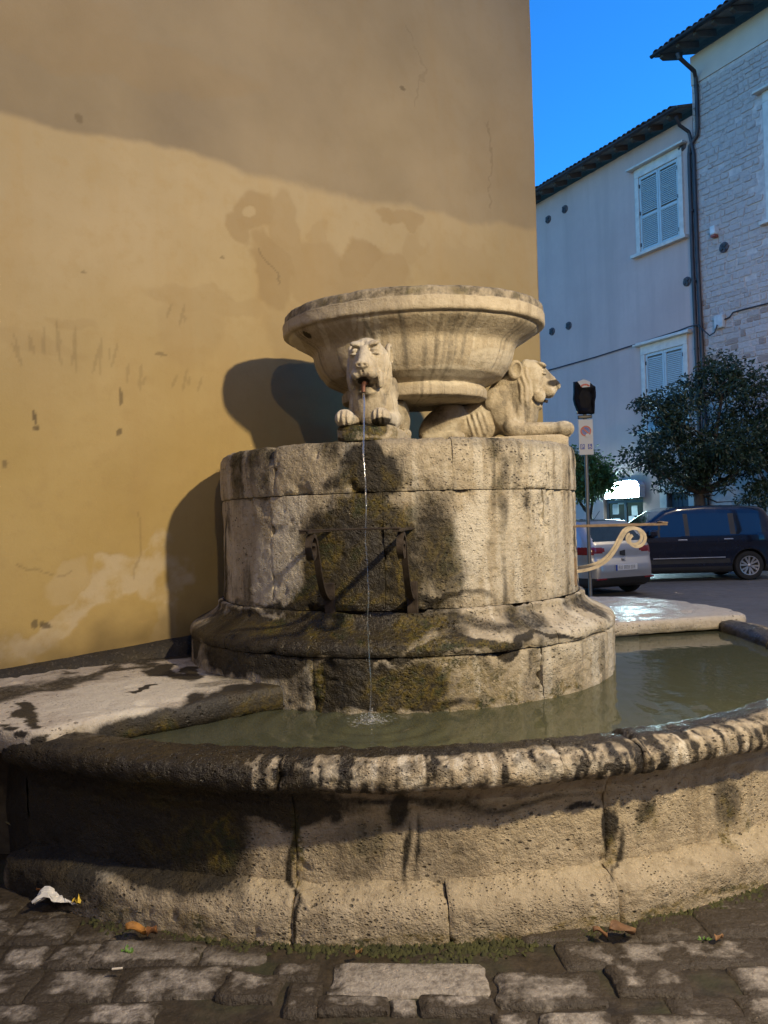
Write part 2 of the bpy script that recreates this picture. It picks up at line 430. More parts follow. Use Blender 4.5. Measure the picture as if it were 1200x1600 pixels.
h = t.math('ADD', t.math('MULTIPLY', n3, 0.5), n2)
M['ochre_plaster'] = t.done(cc, 0.9, 0, t.bump(h, 0.25, 0.01), 0.25)
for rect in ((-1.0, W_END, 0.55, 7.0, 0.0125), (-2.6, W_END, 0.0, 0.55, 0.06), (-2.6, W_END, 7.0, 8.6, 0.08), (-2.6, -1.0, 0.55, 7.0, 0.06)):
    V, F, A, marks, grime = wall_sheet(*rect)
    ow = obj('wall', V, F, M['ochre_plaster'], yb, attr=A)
    am = ow.data.attributes.new('marks', 'FLOAT_COLOR', 'POINT')
    am.data.foreach_set('color', np.stack([marks, grime, grime * 0, grime * 0 + 1], 1).astype(np.float32).ravel())
mb = MB()
e0, e1 = W0 - WD * 9, W0 + WD * W_END; back = -WN * 9.0; inn = -WN * 0.05
# left continuation, corner return, top
for p, q_ in ((e0, W0 - WD * 2.6), (e1, e1 + back), (e1 + back, e0 + back), (e0 + back, e0)):
    mb.add([p, q_, q_ + np.array((0, 0, 8.6)), p + np.array((0, 0, 8.6))], [(0, 1, 2, 3)])
obj('side_wall', mb.v, mb.f, simple('ochre_plain', (0.42, 0.32, 0.17), 0.9, var=0.1, scale=2), yb, smooth=False)
mb = MB()
p = [e0 + WN * .35 - WD * .3, e1 + WN * .35 + WD * .3, e1 + back + WD * .3 - WN * .3, e0 + back - WD * .3]
mb.add([x + np.array((0, 0, 8.6)) for x in p] + [x + np.array((0, 0, 8.78)) for x in p],
       [(3, 2, 1, 0), (4, 5, 6, 7), (0, 1, 5, 4), (1, 2, 6, 5), (2, 3, 7, 6), (3, 0, 4, 7)])
M['roof_tile'] = simple('roof_tile', (0.11, 0.075, 0.055), 0.9, var=0.35, scale=5, bump=0.3)
obj('roof', mb.v, mb.f, M['roof_tile'], yb, smooth=False)

# ================================================================== PALAZZI ACROSS THE STREET
FE = np.array((0.48, -0.877, 0)); FE /= np.linalg.norm(FE)
FN = np.array((-FE[1], FE[0], 0))                      # into the building
F0 = np.array((9.8, 24.0, 0.0)); F0 = hit(1092, 500, F0, FN) * np.array((1, 1, 0))
FROT = math.atan2(FE[1], FE[0])
def fl(px, py, off=0.0):
    """photo pixel -> (s, z) on the facade plane moved off metres outwards"""
    P = hit(px, py, F0 - FN * off, FN) - F0
    return float(P @ FE), float(P[2])
t = NT('cream_plaster'); c = t.coord()
n1 = t.noise(c, 0.5, 5, 0.6); n2 = t.noise(c, 6, 5, 0.65); n4 = t.noise(t.mapping(c, (1.5, 1.5, 0.15)), 1.0, 5, 0.6)
cc = t.mix(t.rng(n1, 0.35, 0.65), (0.50, 0.35, 0.305), (0.56, 0.395, 0.345))
cc = t.mix(t.math('MULTIPLY', t.rng(n4, 0.44, 0.66), 0.55), cc, (0.43, 0.31, 0.265))
cc = t.mix(t.math('MULTIPLY', t.rng(n2, 0.5, 0.72), 0.3), cc, (0.47, 0.345, 0.30))
M['cream_plaster'] = t.done(cc, 0.92, 0, t.bump(n2, 0.2, 0.01), 0.2)
def masonry(name, a_, b_, c_):
    t = NT(name); c = t.coord(); oi = t.n('ObjectInfo')
    n1 = t.noise(c, 5, 6, 0.65); n2 = t.noise(c, 26, 4, 0.6)
    cc = t.mix(t.rng(oi.outputs['Random'], 0.0, 0.7), a_, b_)
    cc = t.mix(t.math('GREATER_THAN', oi.outputs['Random'], 0.88), cc, c_)
    cc = t.mix(t.math('MULTIPLY', t.rng(n1, 0.5, 0.75), 0.6), cc, (0.22, 0.17, 0.14))
    cc = t.mix(t.math('MULTIPLY', t.rng(n2, 0.62, 0.72), 0.7), cc, (0.09, 0.07, 0.06))
    return t.done(cc, 0.9, 0, t.bump(t.math('ADD', n1, n2), 0.7, 0.03), 0.2)
M['masonry'] = masonry('masonry_stone', (0.46, 0.38, 0.345), (0.55, 0.46, 0.42), (0.37, 0.275, 0.23))
M['masonry_joint'] = simple('masonry_joint', (0.50, 0.42, 0.38), 0.95, var=0.25, scale=6, bump=0.5)
M['pale_stone'] = simple('pale_stone', (0.58, 0.53, 0.47), 0.85, var=0.14, scale=5, bump=0.2)
M['shutter'] = simple('shutter_paint', (0.42, 0.47, 0.47), 0.6, var=0.06)
M['shutter_gap'] = simple('shutter_shade', (0.16, 0.19, 0.20), 0.8, var=0.05)
M['dark_metal'] = simple('dark_metal', (0.055, 0.042, 0.04), 0.5, 0.4, var=0.25, scale=4)
M['anchor_iron'] = simple('anchor_iron', (0.10, 0.078, 0.08), 0.7, 0.3, var=0.3, scale=10)
M['wood_dark'] = simple('eave_wood', (0.075, 0.058, 0.045), 0.85, var=0.3, scale=6)
M['eave_underside'] = simple('eave_underside', (0.17, 0.13, 0.10), 0.9, var=0.3, scale=4)
M['dark_glass'] = simple('dark_glass', (0.012, 0.014, 0.018), 0.08, 0.0, var=0.1)

pb = empty('plaster_building', F0, FROT, 'long cream plastered palazzo with pale shuttered windows behind the trees', 'building')
_, ZE = fl(1040, 204)            # eave underside on the wall
SB = 0.0
# wall with two window openings + a shop opening + a door opening, built as boxes around the openings
w1 = (fl(1000, 320)[0], fl(1062, 320)[0], fl(1030, 384)[1], fl(1030, 262)[1])
w2 = (fl(1010, 590)[0], fl(1070, 590)[0], fl(1040, 668)[1], fl(1040, 546)[1])
sh = (fl(944, 820)[0], fl(1006, 820)[0], 0.0, fl(975, 772)[1])
dr = (fl(1044, 800)[0], fl(1078, 800)[0], 0.0, fl(1060, 770)[1])
def wall_with_holes(name, s0, s1, z0, z1, holes, mat, par, y0=0.0, y1=0.5):
    ss = sorted({s0, s1} | {h[0] for h in holes} | {h[1] for h in holes}); zz = sorted({z0, z1} | {h[2] for h in holes} | {h[3] for h in holes})
    m = MB()
    key = {}
    def vid(a, b, y):
        k = (round(a, 4), round(b, 4), y)
        if k not in key: key[k] = len(m.v); m.v.append((a, y, b))
        return key[k]
    def solid(i, j):
        if i < 0 or j < 0 or i >= len(ss) - 1 or j >= len(zz) - 1: return False
        a, b = (ss[i] + ss[i + 1]) / 2, (zz[j] + zz[j + 1]) / 2
        return not any(h[0] < a < h[1] and h[2] < b < h[3] for h in holes)
    for i in range(len(ss) - 1):
        for j in range(len(zz) - 1):
            if not solid(i, j): continue
            a, b, c_, d = ss[i], ss[i + 1], zz[j], zz[j + 1]
            m.f.append((vid(a, c_, y0), vid(b, c_, y0), vid(b, d, y0), vid(a, d, y0)))
            m.f.append((vid(a, c_, y1), vid(a, d, y1), vid(b, d, y1), vid(b, c_, y1)))
            for (di, dj, p, q_) in ((-1, 0, (a, c_), (a, d)), (1, 0, (b, d), (b, c_)), (0, -1, (b, c_), (a, c_)), (0, 1, (a, d), (b, d))):
                if not solid(i + di, j + dj):
                    m.f.append((vid(*p, y0), vid(*q_, y0), vid(*q_, y1), vid(*p, y1)))
    return m.build(name, mat, par)
holes = [w1, w2, sh, dr]
wall_with_holes('wall', -17, -0.004, 0, ZE, holes, M['cream_plaster'], pb)
MB().box(-17, 0, 6, 6.3, 0, ZE).box(-17.3, -17, 0, 6, 0, ZE).build('back_wall', M['cream_plaster'], pb)
MB().box(-17, -0.01, 0.95, 1.0, 0, ZE).build('inner_wall', simple('dark_interior', (0.03, 0.03, 0.035), 0.9), pb)

def shutter_window(par, w, openleaf=False):
    s0, s1, z0, z1 = w; fw = (s1 - s0)
    fr = MB()
    e = 0.17
    fr.box(s0 - e, s0, -0.06, 0.12, z0 - 0.02, z1 + 0.002, 0.01).box(s1, s1 + e, -0.06, 0.12, z0 - 0.02, z1 + 0.002, 0.01)
    fr.box(s0 - e, s1 + e, -0.063, 0.12, z1 + 0.004, z1 + 0.30, 0.01)
    f = fr.build('window', M['pale_stone'], par)
    MB().box(s0 - 0.36, s1 + 0.36, -0.24, 0.0, z1 + 0.303, z1 + 0.37, 0.012).box(s0 - 0.3, s1 + 0.3, -0.15, 0.0, z1 + 0.373, z1 + 0.42, 0.01).build('cornice', M['pale_stone'], f)
    MB().box(s0 - 0.32, s1 + 0.32, -0.2, 0.05, z0 - 0.13, z0 - 0.024, 0.012).build('sill', M['pale_stone'], f)
    mid = (s0 + s1) / 2
    for a, b in ((s0 + 0.008, mid - 0.006), (mid + 0.006, s1 - 0.008)):
        m = MB(); st = 0.07
        m.box(a, a + st, -0.02, 0.03, z0 + 0.01, z1 - 0.01).box(b - st, b, -0.02, 0.03, z0 + 0.01, z1 - 0.01)
        for zc in (z0 + 0.05, z0 + (z1 - z0) * 0.46, z1 - 0.05): m.box(a + st, b - st, -0.018, 0.028, zc - 0.045, zc + 0.045)
        m.build('shutter', M['shutter'], f)
        m = MB(); z = z0 + 0.1
        n_ = int((z1 - z0 - 0.2) / 0.062)
        for k in range(n_):
            z = z0 + 0.1 + k * 0.062
            if abs(z - (z0 + (z1 - z0) * 0.46)) < 0.06: continue
            m.add([(a + st, 0.022, z + 0.048), (b - st, 0.022, z + 0.048), (b - st, -0.012, z), (a + st, -0.012, z),
                   (a + st, 0.028, z + 0.038), (b - st, 0.028, z + 0.038), (b - st, -0.006, z - 0.01), (a + st, -0.006, z - 0.01)],
                  [(3, 2, 1, 0), (4, 5, 6, 7), (0, 1, 5, 4), (2, 3, 7, 6), (1, 2, 6, 5), (3, 0, 4, 7)])
        lv = m.build('louvre_slats', M['shutter'], f); lv['kind'] = 'stuff'
    MB().box(s0, s1, 0.05, 0.06, z0, z1).build('pane', M['shutter_gap'], f)
    for hz in (z0 + 0.25, z0 + (z1 - z0) * .52, z1 - 0.3):
        for hs in (s0 + 0.02, s1 - 0.02): MB().box(hs - .025, hs + .025, -0.04, -0.022, hz - 0.06, hz + 0.06).build('hinge', M['dark_metal'], f)
    return f
shutter_window(pb, w1); shutter_window(pb, w2)

def anchor(par, px, py, rad=0.15, off=0.0):
    s, z = fl(px, py, off)
    m = MB(); n = 18
    m.lathe([(0.0, -0.045 - off), (rad * .86, -0.045 - off), (rad, -0.03 - off), (rad, 0.0 - off)], n, (s, 0, z), 'Y')
    o = fixnormals(m.build('wall_anchor', M['anchor_iron'], par))
    m = MB()
    for a in (R(38), R(-52)):
        dx, dz = math.cos(a) * rad * .8, math.sin(a) * rad * .8; nx, nz = -math.sin(a) * .03, math.cos(a) * .03
        y0, y1 = -0.075 - off, -0.044 - off
        m.add([(s - dx - nx, y0, z - dz - nz), (s + dx - nx, y0, z + dz - nz), (s + dx + nx, y0, z + dz + nz), (s - dx + nx, y0, z - dz + nz),
               (s - dx - nx, y1, z - dz - nz), (s + dx - nx, y1, z + dz - nz), (s + dx + nx, y1, z + dz + nz), (s - dx + nx, y1, z - dz + nz)],
              [(0, 1, 2, 3), (7, 6, 5, 4), (0, 4, 5, 1), (1, 5, 6, 2), (2, 6, 7, 3), (3, 7, 4, 0)])
    m.build('cross_bar', M['dark_metal'], o)
for p in ((857, 343), (883, 327), (863, 518), (889, 509), (1074, 440), (1066, 229)): anchor(pb, *p)

def tile_row(par, s0, s1, z, out, pitch=0.21, rise=0.32):
    """barrel tiles along an eave: their open ends show against the sky"""
    n = int((s1 - s0) / pitch); base = None
    for k in range(n):
        s = s0 + (k + .5) * pitch
        if base is None:
            m = MB(); r_ = pitch * 0.46; L = 0.55; q_ = 8; V = []
            for j, (yy, zz, rr) in enumerate(((0, 0, r_), (L, rise * L, r_ * .85))):
                for i in range(q_ + 1):
                    a = PI * i / q_; V.append((rr * math.cos(a), yy, zz + rr * .8 * math.sin(a)))
                for i in range(q_ + 1):
                    a = PI * i / q_; V.append(((rr - .018) * math.cos(a), yy, zz + (rr - .018) * .8 * math.sin(a)))
            w_ = q_ + 1; F = []
            for i in range(q_):
                F.append((i, i + 1, 2 * w_ + i + 1, 2 * w_ + i)); F.append((w_ + i + 1, w_ + i, 3 * w_ + i, 3 * w_ + i + 1)); F.append((i + 1, i, w_ + i, w_ + i + 1))
            m.add(V, F); base = m.build('tile', M['roof_tile'], par, smooth=True); o = base
        else:
            o = base.copy(); COL.objects.link(o)
        o.location = (s, -out + random.uniform(-.03, .02), z + random.uniform(-.012, .012)); o.rotation_euler = (0, random.uniform(-.05, .05), random.uniform(-.04, .04))
def roof(par, s0, s1, z, out, depth=6.0, slope=0.32, rafters=0.9, tile_pitch=0.21):
    m = MB(); th = 0.09
    def prism(ya, za, yb_, zb, t_): m.add([(s, y, zz) for s in (s0, s1) for (y, zz) in ((ya, za), (yb_, zb), (yb_, zb + t_), (ya, za + t_))],
                                          [(0, 1, 2, 3), (7, 6, 5, 4), (0, 4, 5, 1), (1, 5, 6, 2), (2, 6, 7, 3), (3, 7, 4, 0)])
    prism(-out, z + 0.10, depth, z + 0.10 + (depth + out) * slope, th)
    r_ = fixnormals(m.build('roof', M['roof_tile'], par))
    m = MB(); m.add([(s, y, zz) for s in (s0 + .02, s1 - .02) for (y, zz) in ((-out + .03, z + 0.085), (0.3, z + 0.085 + (0.3 + out) * slope), (0.3, z + 0.098 + (0.3 + out) * slope), (-out + .03, z + 0.098))],
                    [(0, 1, 2, 3), (7, 6, 5, 4), (0, 4, 5, 1), (1, 5, 6, 2), (2, 6, 7, 3), (3, 7, 4, 0)])
    fixnormals(m.build('eave_boards', M['eave_underside'], par))
    s = s0 + 0.25; base = None
    while s < s1 - 0.1:
        if base is None:
            m = MB(); m.add([(a, y, zz) for a in (-.06, .06) for (y, zz) in ((-out + .06, -.02), (-out + .2, -.06), (0.02, -.06 + out * slope * .75), (0.02, .07 + out * slope), (-out + .06, .07))],
                            [(0, 1, 2, 3, 4), (9, 8, 7, 6, 5), (0, 5, 6, 1), (1, 6, 7, 2), (2, 7, 8, 3), (3, 8, 9, 4), (4, 9, 5, 0)])
            base = fixnormals(m.build('rafter', M['wood_dark'], par)); o = base
        else: o = base.copy(); COL.objects.link(o)
        o.location = (s, 0, z); s += rafters
    tile_row(par, s0, s1, z + 0.20, out + 0.04, tile_pitch, slope)
    g = MB(); gn = 7
    P = [(s0 - .03, 0, 0), (s1 + .03, 0, 0)]
    V = []
    for s in (s0 - .03, s1 + .03):
        for rr in (0.075, 0.06):
            for i in range(gn + 1):
                a = PI + PI * i / gn; V.append((s, -out - 0.06 + rr * math.cos(a), z + 0.13 + rr * math.sin(a)))
    w_ = gn + 1; F = []
    for i in range(gn):
        F.append((i, i + 1, 2 * w_ + i + 1, 2 * w_ + i)); F.append((w_ + i, 3 * w_ + i, 3 * w_ + i + 1, w_ + i + 1))
    F += [tuple(list(range(w_)) + list(range(2 * w_ - 1, w_ - 1, -1))), (0, w_, 3 * w_, 2 * w_), (w_ - 1, 2 * w_ - 1, 4 * w_ - 1, 3 * w_ - 1)]
    g.add(V, F); fixnormals(g.build('gutter', M['dark_metal'], par, smooth=True))
roof(pb, -17.2, -0.02, ZE, 0.62, rafters=0.75)

# ground floor fittings of the plaster building
m = MB(); a, b, _, z1 = sh
m.box(a + .02, a + .12, .12, .2, 0, z1).box(b - .12, b - .02, .12, .2, 0, z1).box((a + b) / 2 - .05, (a + b) / 2 + .05, .121, .2, 0, z1).box(a + .02, b - .02, .119, .2, z1 - .12, z1).box(a + .02, b - .02, .119, .2, 1.9, 1.98)
sd = m.build('shop_front', simple('shop_frame', (0.10, 0.11, 0.12), 0.4, 0.5), pb)
MB().box(a + .12, b - .12, .15, .16, 0.05, z1 - .12).build('pane', M['dark_glass'], sd)
paper = simple('paper_notice', (0.62, 0.64, 0.62), 0.8, var=0.05)
for k in range(9):
    x = a + .25 + random.random() * (b - a - .7); zz = 1.0 + (k % 3) * .42 + random.random() * .1
    if abs(x + .12 - (a + b) / 2) < .2: x += .3
    MB().box(x, x + .26, .142, .147, zz, zz + .34).build('paper_notice', paper, sd)
m = MB(); a, b, _, z1 = dr
m.box(a - .28, a, -.06, .2, 0, z1 + .02, .01).box(b, b + .28, -.06, .2, 0, z1 + .02, .01).box(a - .3, b + .3, -.07, .2, z1 + .022, z1 + .3, .01)
df = m.build('door_frame', M['pale_stone'], pb)
m = MB()
for k in range(2):
    x0 = a + (b - a) * k / 2; x1 = a + (b - a) * (k + 1) / 2
    m.box(x0 + .01, x1 - .01, .18, .24, 0.02, z1)
    for zz in (0.25, 1.2, 2.1): m.box(x0 + .14, x1 - .14, .16, .181, zz, zz + .7, .015)
m.build('door', simple('door_paint', (0.035, 0.06, 0.085), 0.5), df)
# grey plinth strip at the street
MB().box(-17, dr[0] - .32, -0.05, -0.002, 0.0, 0.9).build('plinth', simple('grey_render', (0.40, 0.38, 0.36), 0.9, scale=3), pb) if False else None

# ---- stone palazzo
sb = empty('stone_building', F0 + FE * 0.02, FROT, 'tall palazzo of pale rubble masonry with a plaster strip under its eaves', 'building')
ZB = fl(1150, 93)[1]              # top of the masonry
ZR = ZB + (fl(1092, 84)[1] - fl(1092, 130)[1])
S1 = 24.0
wS = (fl(1203, 300)[0] + 0.05, fl(1203, 300)[0] + 1.35, fl(1197, 345)[1], fl(1197, 160)[1])
wall_with_holes('wall', 0.0, S1, 0, ZB, [wS], M['masonry_joint'], sb, 0.0, 0.5)
MB().box(0.0, S1, -0.035, 0.5, ZB + .002, ZR, 0.0).build('plaster_band', simple('band_plaster', (0.54, 0.45, 0.38), 0.9, var=0.06, scale=2), sb)
MB().box(0, .3, .5, 8, 0, ZR).box(0, S1, 8, 8.3, 0, ZR).box(S1 - .3, S1, .5, 8, 0, ZR).build('back_wall', M['masonry_joint'], sb)
roof(sb, -0.62, S1, ZR, 0.95, rafters=0.62)
shutter_window(sb, wS)
# masonry blocks, each a stone (the band of the facade that the frame takes in)
random.seed(3)
protos = []
for k in range(5):
    bm = bmesh.new(); bmesh.ops.create_cube(bm, size=1.0)
    bmesh.ops.bevel(bm, geom=list(bm.edges), offset=0.12, segments=1, affect='EDGES', clamp_overlap=True)
    for v in bm.verts: v.co += Vector((random.uniform(-.07, .07), random.uniform(-.05, .05), random.uniform(-.09, .09)))
    me = bpy.data.meshes.new('stone'); bm.to_mesh(me); bm.free(); me.materials.append(M['masonry']); protos.append(me)
z = 2.7; cnt = 0; row = 0
rest = MB()
while z < ZB - 0.12:
    hh = random.uniform(0.13, 0.23)
    if z + hh > ZB - .02: hh = ZB - .03 - z
    s = 0.02
    while s < 2.75:
        ww = random.choice((0.16, 0.22, 0.3, 0.36, 0.46)) * random.uniform(.85, 1.15)
        if not (s + ww > wS[0] - .2 and wS[2] - .2 < z + hh / 2 < wS[3] + .45) and random.random() > .04:
            me = random.choice(protos)
            if cnt >= 296:
                cnt += 1; q_ = (s + ww / 2, 0.034 - random.uniform(0, .020), z + hh / 2); rest.add([(v.co.x * (ww - .012) + q_[0], v.co.y * .1 + q_[1], v.co.z * (hh - .014) + q_[2]) for v in me.vertices], [tuple(p.vertices) for p in me.polygons]); s += ww; continue
            o = bpy.data.objects.new('stone', me); COL.objects.link(o); o.parent = sb
            o.location = (s + ww / 2, 0.034 - random.uniform(0, .020), z + hh / 2); o.scale = (ww - .012, 0.10, hh - .014); o.rotation_euler = (0, random.uniform(-.025, .025), 0); cnt += 1
        s += ww
    z += hh
o = rest.build('rubble', M['masonry'], sb); o['kind'] = 'stuff'
anchor(sb, 1131, 387, 0.16, 0.02)
s, z = fl(1119, 362)
o = MB().box(s - .09, s + .09, -.22, .0, z - .12, z + .14, .03).build('siren', simple('siren_white', (0.6, 0.6, 0.58), 0.5), sb)
MB().box(s - .08, s + .08, -.21, -.02, z - .2, z - .121, .02).build('siren_lens', simple('siren_red', (0.30, 0.07, 0.04), 0.4), o)

# downpipes on the seam of the two facades
def pipe(par, pts, off=0.10, rad=0.062):
    P = []
    for x, y, o_ in pts:
        s, z = fl(x, y, o_); P.append((s, -o_, z))
    return MB().tube(P, rad, 10).build('downpipe', M['dark_metal'], par, smooth=True, sharp=40)
pipe(sb, [(1058, 84, 1.0), (1060, 90, 0.98), (1084, 112, 0.25), (1086, 122, 0.12), (1088, 150, .1), (1089, 200, .1), (1088, 212, .1), (1077, 229, .1), (1076, 245, .1), (1081, 400, .1), (1088, 560, .1), (1096, 800, .1), (1098, 890, .1)])
pipe(pb, [(1056, 182, 0.68), (1062, 196, 0.5), (1076, 206, .16), (1079, 216, .13), (1084, 240, .10), (1090, 400, .1), (1098, 560, .1), (1106, 800, .1), (1109, 890, .1)], rad=0.055)
m = MB()
for y in (135, 240, 330, 440, 545):
    x = 1087 if y < 200 else np.interp(y, [240, 560], [1077, 1088]); s, z = fl(x, y, .1); m.lathe([(0.07, -.03), (0.075, -.03), (0.075, .03), (0.07, .03)], 10, (s, -.1, z))
m.build('pipe_collar', M['dark_metal'], sb)

# cable along the facade
P = []
for x, y in ((840, 583), (870, 575), (930, 558), (1000, 536), (1060, 517), (1082, 511), (1096, 508), (1106, 518), (1114, 525), (1122, 520), (1126, 508)):
    s, z = fl(x, y, .05); P.append(F0 + FE * s - FN * (.06 if x < 1070 else .2) + np.array((0, 0, z)))
cb = MB().tube(P, 0.022, 6).build('cable', M['dark_metal'], None, smooth=True)
tag(cb, 'thin black cable sagging across the cream facade to the stone palazzo', 'cable')
P = []
for x, y in ((1130, 500), (1140, 496), (1146, 488), (1160, 484), (1200, 474), (1260, 458)):
    s, z = fl(x, y, .05); P.append(F0 + FE * s - FN * .06 + np.array((0, 0, z)))
tag(MB().tube(P, 0.022, 6).build('cable', M['dark_metal'], None, smooth=True), 'black cable running from the junction box along the stone palazzo', 'cable')
s, z = fl(1127, 503)
jb = empty('junction_box', F0 + FE * s + np.array((0, 0, z)), FROT, 'small grey junction box where the cables meet on the stone palazzo', 'junction box')
MB().box(-.16, .16, -.14, -.025, -.2, .2, .02).build('box', simple('box_grey', (0.5, 0.5, 0.48), 0.5), jb)
MB().box(-.14, .14, -.155, -.142, -.18, .18, .005).build('lid', simple('lid_grey', (0.45, 0.45, 0.44), 0.5), jb)

# lit shop sign hung on the facade
s0, z0 = fl(946, 779, .3); s1_, z1 = fl(997, 750, .3)
sg = empty('shop_sign', F0 + FE * s0 + np.array((0, 0, z0)), FROT, 'glowing white shop sign over the entrance behind the silver car', 'sign')
wq, hq = s1_ - s0, z1 - z0
pts = [(0, 0), (wq, 0), (wq, hq * .72), (wq * .93, hq * .93), (wq * .78, hq), (wq * .48, hq), (wq * .22, hq * .86), (wq * .05, hq * .55)]
def slab(pts, y0, y1):
    n = len(pts); V = [(x, y0, z) for x, z in pts] + [(x, y1, z) for x, z in pts]
    return MB().add(V, [tuple(range(n))[::1], tuple(range(2 * n - 1, n - 1, -1))] + [(i, i + n, (i + 1) % n + n, (i + 1) % n) for i in range(n)])
fixnormals(slab([(wq / 2 + (x - wq / 2) * 1.03, hq / 2 + (z - hq / 2) * 1.05) for x, z in pts], -.30, -.02).build('case', simple('sign_case', (0.5, 0.52, 0.55), 0.4), sg))
t = NT('sign_light'); t.b.inputs['Emission Color'].default_value = (0.62, 0.93, 1.0, 1); t.b.inputs['Emission Strength'].default_value = 24.0
M['sign_light'] = t.done((0.8, 0.8, 0.8), 0.4)
fixnormals(slab(pts, -.33, -.305).build('face', M['sign_light'], sg))

# ---- unseen palazzo added behind the viewer to cut sky light on the fountain
ob = empty('sky_blocking_building', (-2.0, -9.0, 0), 0, 'plain ochre palazzo added out of view behind the viewer to block sky light', 'building')
wins = [(x, x + 1.1, z, z + 1.9) for x in np.arange(-20, 20, 3.4) for z in (4.6, 9.0)] + [(-3.0, -1.6, 0, 2.6), (6.0, 7.4, 0, 2.6)]
wins = [tuple(float(v) for v in w) for w in wins]
wall_with_holes('wall', -26, 26, 0, 13.5, wins, M['cream_plaster'], ob, 0.0, -0.4)
MB().box(-26, 26, -6.3, -6, 0, 13.5).box(-26.3, -26, -6, 0, 0, 13.5).box(26, 26.3, -6, 0, 0, 13.5).build('back_wall', M['cream_plaster'], ob)
MB().box(-26.5, 26.5, -6.5, .6, 13.51, 13.7).build('roof', M['roof_tile'], ob)
for w in wins: MB().box(w[0], w[1], -.3, -.25, w[2], w[3]).build('window_shutter', M['shutter'], ob)
# ================================================================== THE FOUNTAIN
DC = np.array((0.10, 5.36, 0.0))      # drum axis
BC = np.array((0.05, 6.10, 0.0))      # basin centre
WATER = 0.60
def stain_from(wet, moss, lime, gloss, wob=60, seed=0):
    def f(P):
        px, py = proj(P)
        return np.stack([blob(px, py, l, wob, seed + 7 * i, P, .3, 1.4, .5) if l else np.zeros(len(P), np.float32) for i, l in enumerate((wet, moss, lime, gloss))], 1)
    return f
def arc_block(name, parent, ctr, prof, ph0, ph1, stain, mat, h=0.0115, Rf=None, edges=(1, 1, 1, 1), jw=0.022, jd=0.02, rough=0.012, chip=0.03, seed=0, flange=0.09, gap=0.0014, cap_in=False):
    """one dressed stone: a piece of a turned profile between two angles, with worn arrises, chips and a flange going into the joint"""
    prof = np.asarray(prof, float)
    L = np.concatenate([[0], np.cumsum(np.hypot(*np.diff(prof, axis=0).T))])
    nv = max(4, int(L[-1] / h) + 1); vs = np.linspace(0, L[-1], nv)
    r = np.interp(vs, L, prof[:, 0]); z = np.interp(vs, L, prof[:, 1])
    k = np.array([.25, .5, .25])
    if nv > 8:
        for _ in range(2):
            r[1:-1] = np.convolve(r, k, 'valid'); z[1:-1] = np.convolve(z, k, 'valid')
    tr, tz = np.gradient(r), np.gradient(z); n_ = np.hypot(tr, tz) + 1e-9; nr, nz = tz / n_, -tr / n_
    rm = (Rf(0.5 * (ph0 + ph1)) if Rf else 0) + r.max()
    g = gap / rm; ph0 += g; ph1 -= g
    nu = max(4, int((ph1 - ph0) * rm / h) + 1); ph = np.linspace(ph0, ph1, nu)
    PH, VV = np.meshgrid(ph, vs); sh_ = PH.shape
    rb = np.vectorize(Rf)(ph) if Rf else np.zeros(nu)
    RR = r[:, None] + rb[None, :]
    NR, NZ = np.repeat(nr[:, None], nu, 1), np.repeat(nz[:, None], nu, 1); ZZ = np.repeat(z[:, None], nu, 1)
    X = np.stack([ctr[0] + RR * np.sin(PH), ctr[1] - RR * np.cos(PH), ZZ], -1).reshape(-1, 3)
    N = np.stack([NR * np.sin(PH), -NR * np.cos(PH), NZ], -1).reshape(-1, 3)
    wob = fbm(X, 9, 3, seed + 3).reshape(sh_)
    d = ((fbm(X, 2.2, 3, seed) - .5) * .6 * rough + (fbm(X, 16, 5, seed + 1, .65) - .5) * 1.0 * rough).reshape(sh_)
    e = [(PH - ph0) * rm, (ph1 - PH) * rm, VV - vs[0], vs[-1] - VV]
    for on, dist in zip(edges, e):
        if on:
            w = jw * (0.45 + 1.1 * wob); d = d - on * jd * np.exp(-(dist / w) ** 1.6)
    ed = np.minimum.reduce([x if on else x * 0 + 9 for on, x in zip(edges, e)])
    ch = fbm(X, 6.5, 4, seed + 5).reshape(sh_)
    d = d - chip * sstep(0.56, 0.74, ch) * np.exp(-(ed / 0.05) ** 1.2)
    pit = fbm(X, 30, 2, seed + 8).reshape(sh_); d = d - 0.010 * sstep(0.68, 0.80, pit) * sstep(.45, .6, ch + .05)
    X = X + N * d.reshape(-1, 1)
    i = np.arange(nu * nv).reshape(nv, nu)
    F = np.stack([i[:-1, :-1].ravel(), i[:-1, 1:].ravel(), i[1:, 1:].ravel(), i[1:, :-1].ravel()], 1).tolist()
    A = stain(X) if stain else np.zeros((len(X), 4), np.float32)
    ring = np.concatenate([i[0, :], i[1:, -1], i[-1, -2::-1], i[-2:0:-1, 0]])
    rad = np.stack([np.sin(PH), -np.cos(PH), PH * 0], -1).reshape(-1, 3)
    inn = X[ring] - (N[ring] * .75 + rad[ring] * .25) * flange
    b = len(X); m = len(ring)
    F += [(int(ring[(j + 1) % m]), int(ring[j]), b + j, b + (j + 1) % m) for j in range(m)]
    X = np.vstack([X, inn]); A = np.vstack([A, A[ring]])
    return obj(name, X, F, mat, parent, attr=A, sharp=55)
def ring_blocks(name, parent, ctr, prof, joints, stain, mat, **kw):
    out = []
    s = kw.pop('seed', 0)
    for k in range(len(joints) - 1):
        out.append(arc_block(name, parent, ctr, prof, joints[k], joints[k + 1], stain, mat, seed=s + 13 * k, **kw))
    return out
